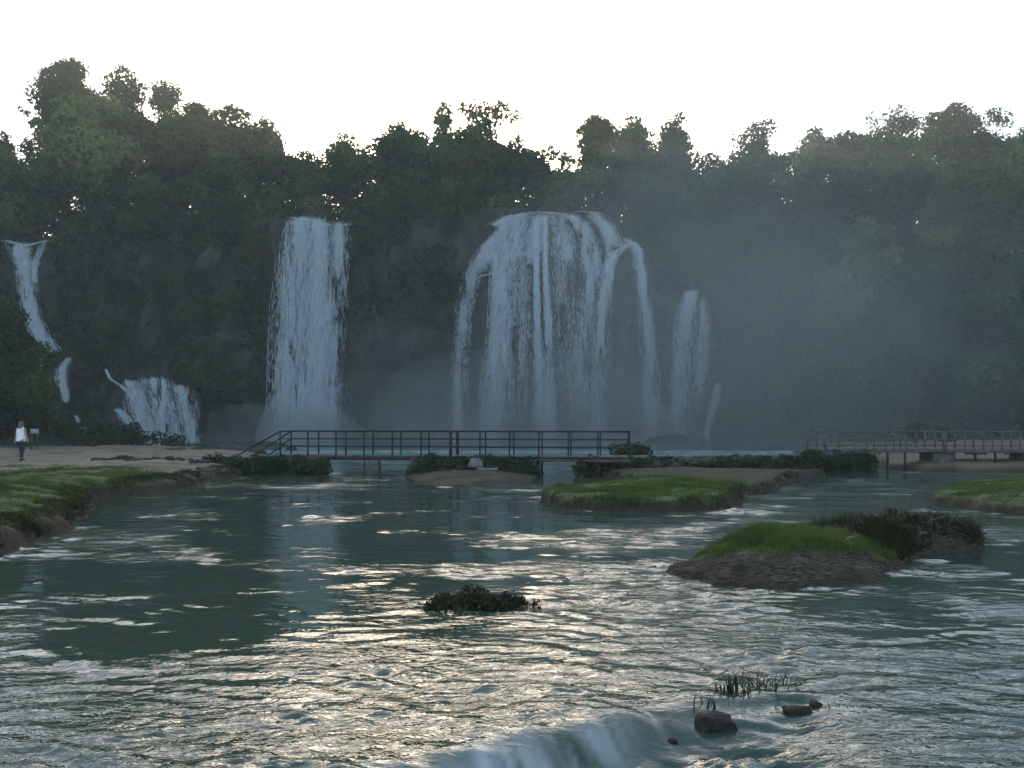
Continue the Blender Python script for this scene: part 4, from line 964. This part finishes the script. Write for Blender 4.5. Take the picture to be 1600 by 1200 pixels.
# ------------------------------------------------------------------ person and sign
def skin_mesh(name, joints, edges, matl, parent, sub=2):
    me = bpy.data.meshes.new(name); me.from_pydata([j[:3] for j in joints], edges, [])
    o = bpy.data.objects.new(name, me); COL.objects.link(o)
    md = o.modifiers.new('skin', 'SKIN'); 
    for v, j in zip(me.skin_vertices[0].data, joints): v.radius = (j[3], j[4] if len(j) > 4 else j[3])
    me.skin_vertices[0].data[0].use_root = True
    o.modifiers.new('sub', 'SUBSURF').levels = sub
    dg = bpy.context.evaluated_depsgraph_get(); m2 = bpy.data.meshes.new_from_object(o.evaluated_get(dg))
    o.modifiers.clear(); o.data = m2; m2.materials.clear(); m2.materials.append(matl)
    m2.polygons.foreach_set('use_smooth', np.ones(len(m2.polygons), bool))
    o.parent = parent; return o
Yp_ = 37.2; xp = xpx(33, Yp_); zp = hz(lbg, xp, Yp_)
per = empty('person', (xp, Yp_, zp)); per.rotation_euler = (0, 0, math.radians(-6)); tag(per, 'person in white sleeveless top and dark trousers walking away on the sand', 'person')
M['skin'] = noisy_mat('skin', (.32, .19, .13), (.38, .23, .16), 6, .6, .05)
M['white_cloth'] = noisy_mat('white_cloth', (.62, .62, .64), (.76, .76, .78), 5, .9, .2)
M['dark_cloth'] = noisy_mat('dark_cloth', (.012, .013, .02), (.03, .03, .042), 7, .9, .2)
M['hair'] = noisy_mat('hair', (.06, .04, .025), (.16, .11, .07), 8, .6, .3, (4, 4, 1))
M['black'] = noisy_mat('black_plastic', (.01, .01, .01), (.02, .02, .02), 9, .4, .05)
J = [(0, 0, .93, .13, .10), (0, 0, 1.10, .12, .09), (0, .0, 1.32, .15, .10), (0, 0, 1.42, .06), (0, .01, 1.50, .055), (0, .02, 1.58, .085), (0, .02, 1.66, .075),
     (-.17, 0, 1.37, .055), (-.23, .02, 1.12, .042), (-.26, -.03, .90, .034), (-.265, -.04, .83, .030),
     (.17, 0, 1.37, .055), (.23, -.02, 1.12, .042), (.27, .05, .90, .034), (.275, .07, .83, .030),
     (-.09, 0, .86, .085), (-.09, .12, .48, .055), (-.08, .16, .08, .038), (-.08, .26, .035, .03),
     (.09, 0, .86, .085), (.08, -.02, .48, .055), (.07, -.14, .10, .038), (.07, -.06, .035, .03)]
E = [(0, 1), (1, 2), (2, 3), (3, 4), (4, 5), (5, 6), (2, 7), (7, 8), (8, 9), (9, 10), (2, 11), (11, 12), (12, 13), (13, 14), (0, 15), (15, 16), (16, 17), (17, 18), (0, 19), (19, 20), (20, 21), (21, 22)]
for sx, b_ in ((-1, 10), (1, 14)):        # fingers and thumbs, lightly curled
    bx, by, bz = J[b_][:3]
    for k in range(4):
        i0 = len(J); fx = bx + (k - 1.5) * .004 * sx; fy = by + (k - 1.5) * .019; ln = (.075, .085, .08, .062)[k]
        J += [(fx, fy, bz - .03, .010), (fx - sx * .012, fy, bz - .03 - ln * .6, .009), (fx - sx * .03, fy, bz - .03 - ln, .008)]
        E += [(b_, i0), (i0, i0 + 1), (i0 + 1, i0 + 2)]
    i0 = len(J); J += [(bx - sx * .01, by + .035, bz - .005, .011), (bx - sx * .02, by + .05, bz - .045, .009)]; E += [(b_, i0), (i0, i0 + 1)]
skin_mesh('body', J, E, M['skin'], per)
skin_mesh('trousers', [(0, 0, .95, .165, .125), (-.095, 0, .84, .115), (-.09, .12, .48, .085), (-.08, .16, .09, .07), (.095, 0, .84, .115), (.08, -.02, .48, .085), (.07, -.14, .11, .07)],
          [(0, 1), (1, 2), (2, 3), (0, 4), (4, 5), (5, 6)], M['dark_cloth'], per)
def loft(name, rings, matl, parent, n=20, cap=False):
    V = []; 
    for (z, rx, ry, cx, cyy) in rings:
        for k in range(n):
            a = 2 * math.pi * k / n; V.append((cx + rx * math.cos(a) * (1 + .03 * math.sin(5 * a + z * 20)), cyy + ry * math.sin(a), z))
    F = [(i * n + k, i * n + (k + 1) % n, (i + 1) * n + (k + 1) % n, (i + 1) * n + k) for i in range(len(rings) - 1) for k in range(n)]
    V = np.array(V); m_ = len(V)
    o = mesh_obj(name, V, F, matl, None, True); o.parent = parent; return o
loft('tank_top', [(.84, .21, .155, 0, 0), (.92, .205, .15, 0, 0), (1.05, .185, .135, 0, 0), (1.2, .19, .14, 0, 0), (1.32, .185, .14, 0, 0), (1.40, .15, .115, 0, 0), (1.455, .10, .085, 0, 0), (1.47, .07, .07, 0, .005)], M['white_cloth'], per)
loft('hair', [(1.36, .03, .015, 0, -.10), (1.40, .085, .04, 0, -.085), (1.48, .10, .075, 0, -.03), (1.56, .105, .105, 0, .005), (1.64, .10, .105, 0, .01), (1.70, .07, .075, 0, .015), (1.73, .015, .02, 0, .015)], M['hair'], per)
for sx, yy_ in ((-1, .22), (1, -.09)):
    loft('shoe', [(-.005, .05, .13, sx * .075, yy_), (.03, .052, .135, sx * .075, yy_), (.06, .045, .10, sx * .075, yy_ - .03), (.10, .035, .045, sx * .075, yy_ - .06)], M['dark_cloth'], per, 14)
hp = Vector((xp, Yp_, zp)) + Vector((.30, .05, .72))
mb = MB(); mb.beam(hp + Vector((-.05, 0, 0)), hp + Vector((.05, 0, 0)), .07, .09); mb.tube([hp + Vector((0, -.03, 0)), hp + Vector((0, -.11, -.01))], [.033, .03], 10)
mb.tube([hp + Vector((-.03, 0, .04)), hp + Vector((-.02, .02, .12)), hp + Vector((.02, .02, .12)), hp + Vector((.03, 0, .04))], .006, 5)
tag(mb.build('handheld_camera', M['black']), 'small black camera hanging from the walker\'s hand', 'camera')
M['sign'] = noisy_mat('pale_sign', (.20, .24, .26), (.28, .32, .35), 3, .6, .05)
sp = at(54, 674, 55); sg = empty('sign', (sp[0], sp[1], .5)); tag(sg, 'small pale signboard on thin posts beyond the walker', 'sign')
MB().beam(sp - (.26, 0, 0), sp + (.26, 0, 0), .03, .3).build('board', M['sign'], sg)
for s_ in (-.2, .2): MB().beam((sp[0] + s_, sp[1] + .04, .3), (sp[0] + s_, sp[1] + .04, sp[2] + .12), .05, .05).build('post', M['wood'], sg)

# ------------------------------------------------------------------ spray and haze
def puff(label, c, r, dens, seed=0):
    import bmesh
    bm = bmesh.new(); bmesh.ops.create_icosphere(bm, subdivisions=4, radius=1)
    V = np.array([v.co[:] for v in bm.verts]); Fr = np.array([[v.index for v in f.verts] for f in bm.faces]); bm.free()
    V = V * (1 + .22 * fbm(V[:, 0] * 1.4 + seed, V[:, 1] * 1.4, V[:, 2] * 1.4, 3))[:, None]
    o = mesh_obj('spray', V * np.asarray(r) + np.asarray(c), Fr, vol_mat('spray_air', dens, (.94, 1.0, .92), .1), None, True)
    return tag(o, label, 'spray', kind='stuff')
puff('white spray at the foot of the plunge fall', at(475, 690, 93), (6.5, 5, 5.5), .06, 1)
puff('drifting spray left of the plunge fall foot', at(400, 690, 92), (6, 4, 4.5), .028, 2)
for k_, d_, nm_ in ((1.25, .009, 'thin outer part'), (.9, .010, 'middle part'), (.6, .014, 'inner part')):
    puff('drifting spray between plunge fall and central fan, ' + nm_, at(620, 690, 91), (13 * k_, 5.5 * k_, 9 * k_), d_, 3 + 4 * k_)
puff('spray along the foot of the central fan', at(860, 690, 88), (16, 5, 10), .044, 4)
for lb_, c_, r_, d_, sd_ in (
        ('tall veil of spray rising before the central fan', at(900, 600, 88), (15, 6, 20), .011, 5),
        ('light mist drifting right of the falls', at(1130, 540, 82), (19, 10, 21), .012, 6),
        ('thin mist before the wooded right slope', at(1320, 560, 68), (20, 10, 16), .008, 7)):
    puff(lb_ + ', thin outer part', c_, np.array(r_) * 1.25, d_ * .3, sd_)
    puff(lb_ + ', middle part', c_ + np.array([0, 0, -1.0]), np.array(r_) * .95, d_ * .35, sd_ + 3)
    puff(lb_ + ', inner part', c_ + np.array([0, 0, -2.0]), np.array(r_) * .65, d_ * .5, sd_ + 6)
puff('dense low spray right at the plunge fall foot', at(478, 700, 94), (4.6, 3, 3.0), .10, 8)
puff('dense low spray at the foot of the fan', at(850, 704, 90), (12, 3, 4.0), .05, 9)
q = 4060.0; hb = [(-q, -q, -3.2), (q, -q, -3.2), (q, q, -3.2), (-q, q, -3.2), (-q, -q, 54), (q, -q, 54), (q, q, 54), (-q, q, 54)]
hz_o = mesh_obj('haze', hb, [(3, 2, 1, 0), (4, 5, 6, 7), (0, 1, 5, 4), (1, 2, 6, 5), (2, 3, 7, 6), (3, 0, 4, 7)], vol_mat('haze_air', .0007, (.95, 1.0, .90), .25))
tag(hz_o, 'pale even haze hanging in the valley air', 'haze', kind='stuff')
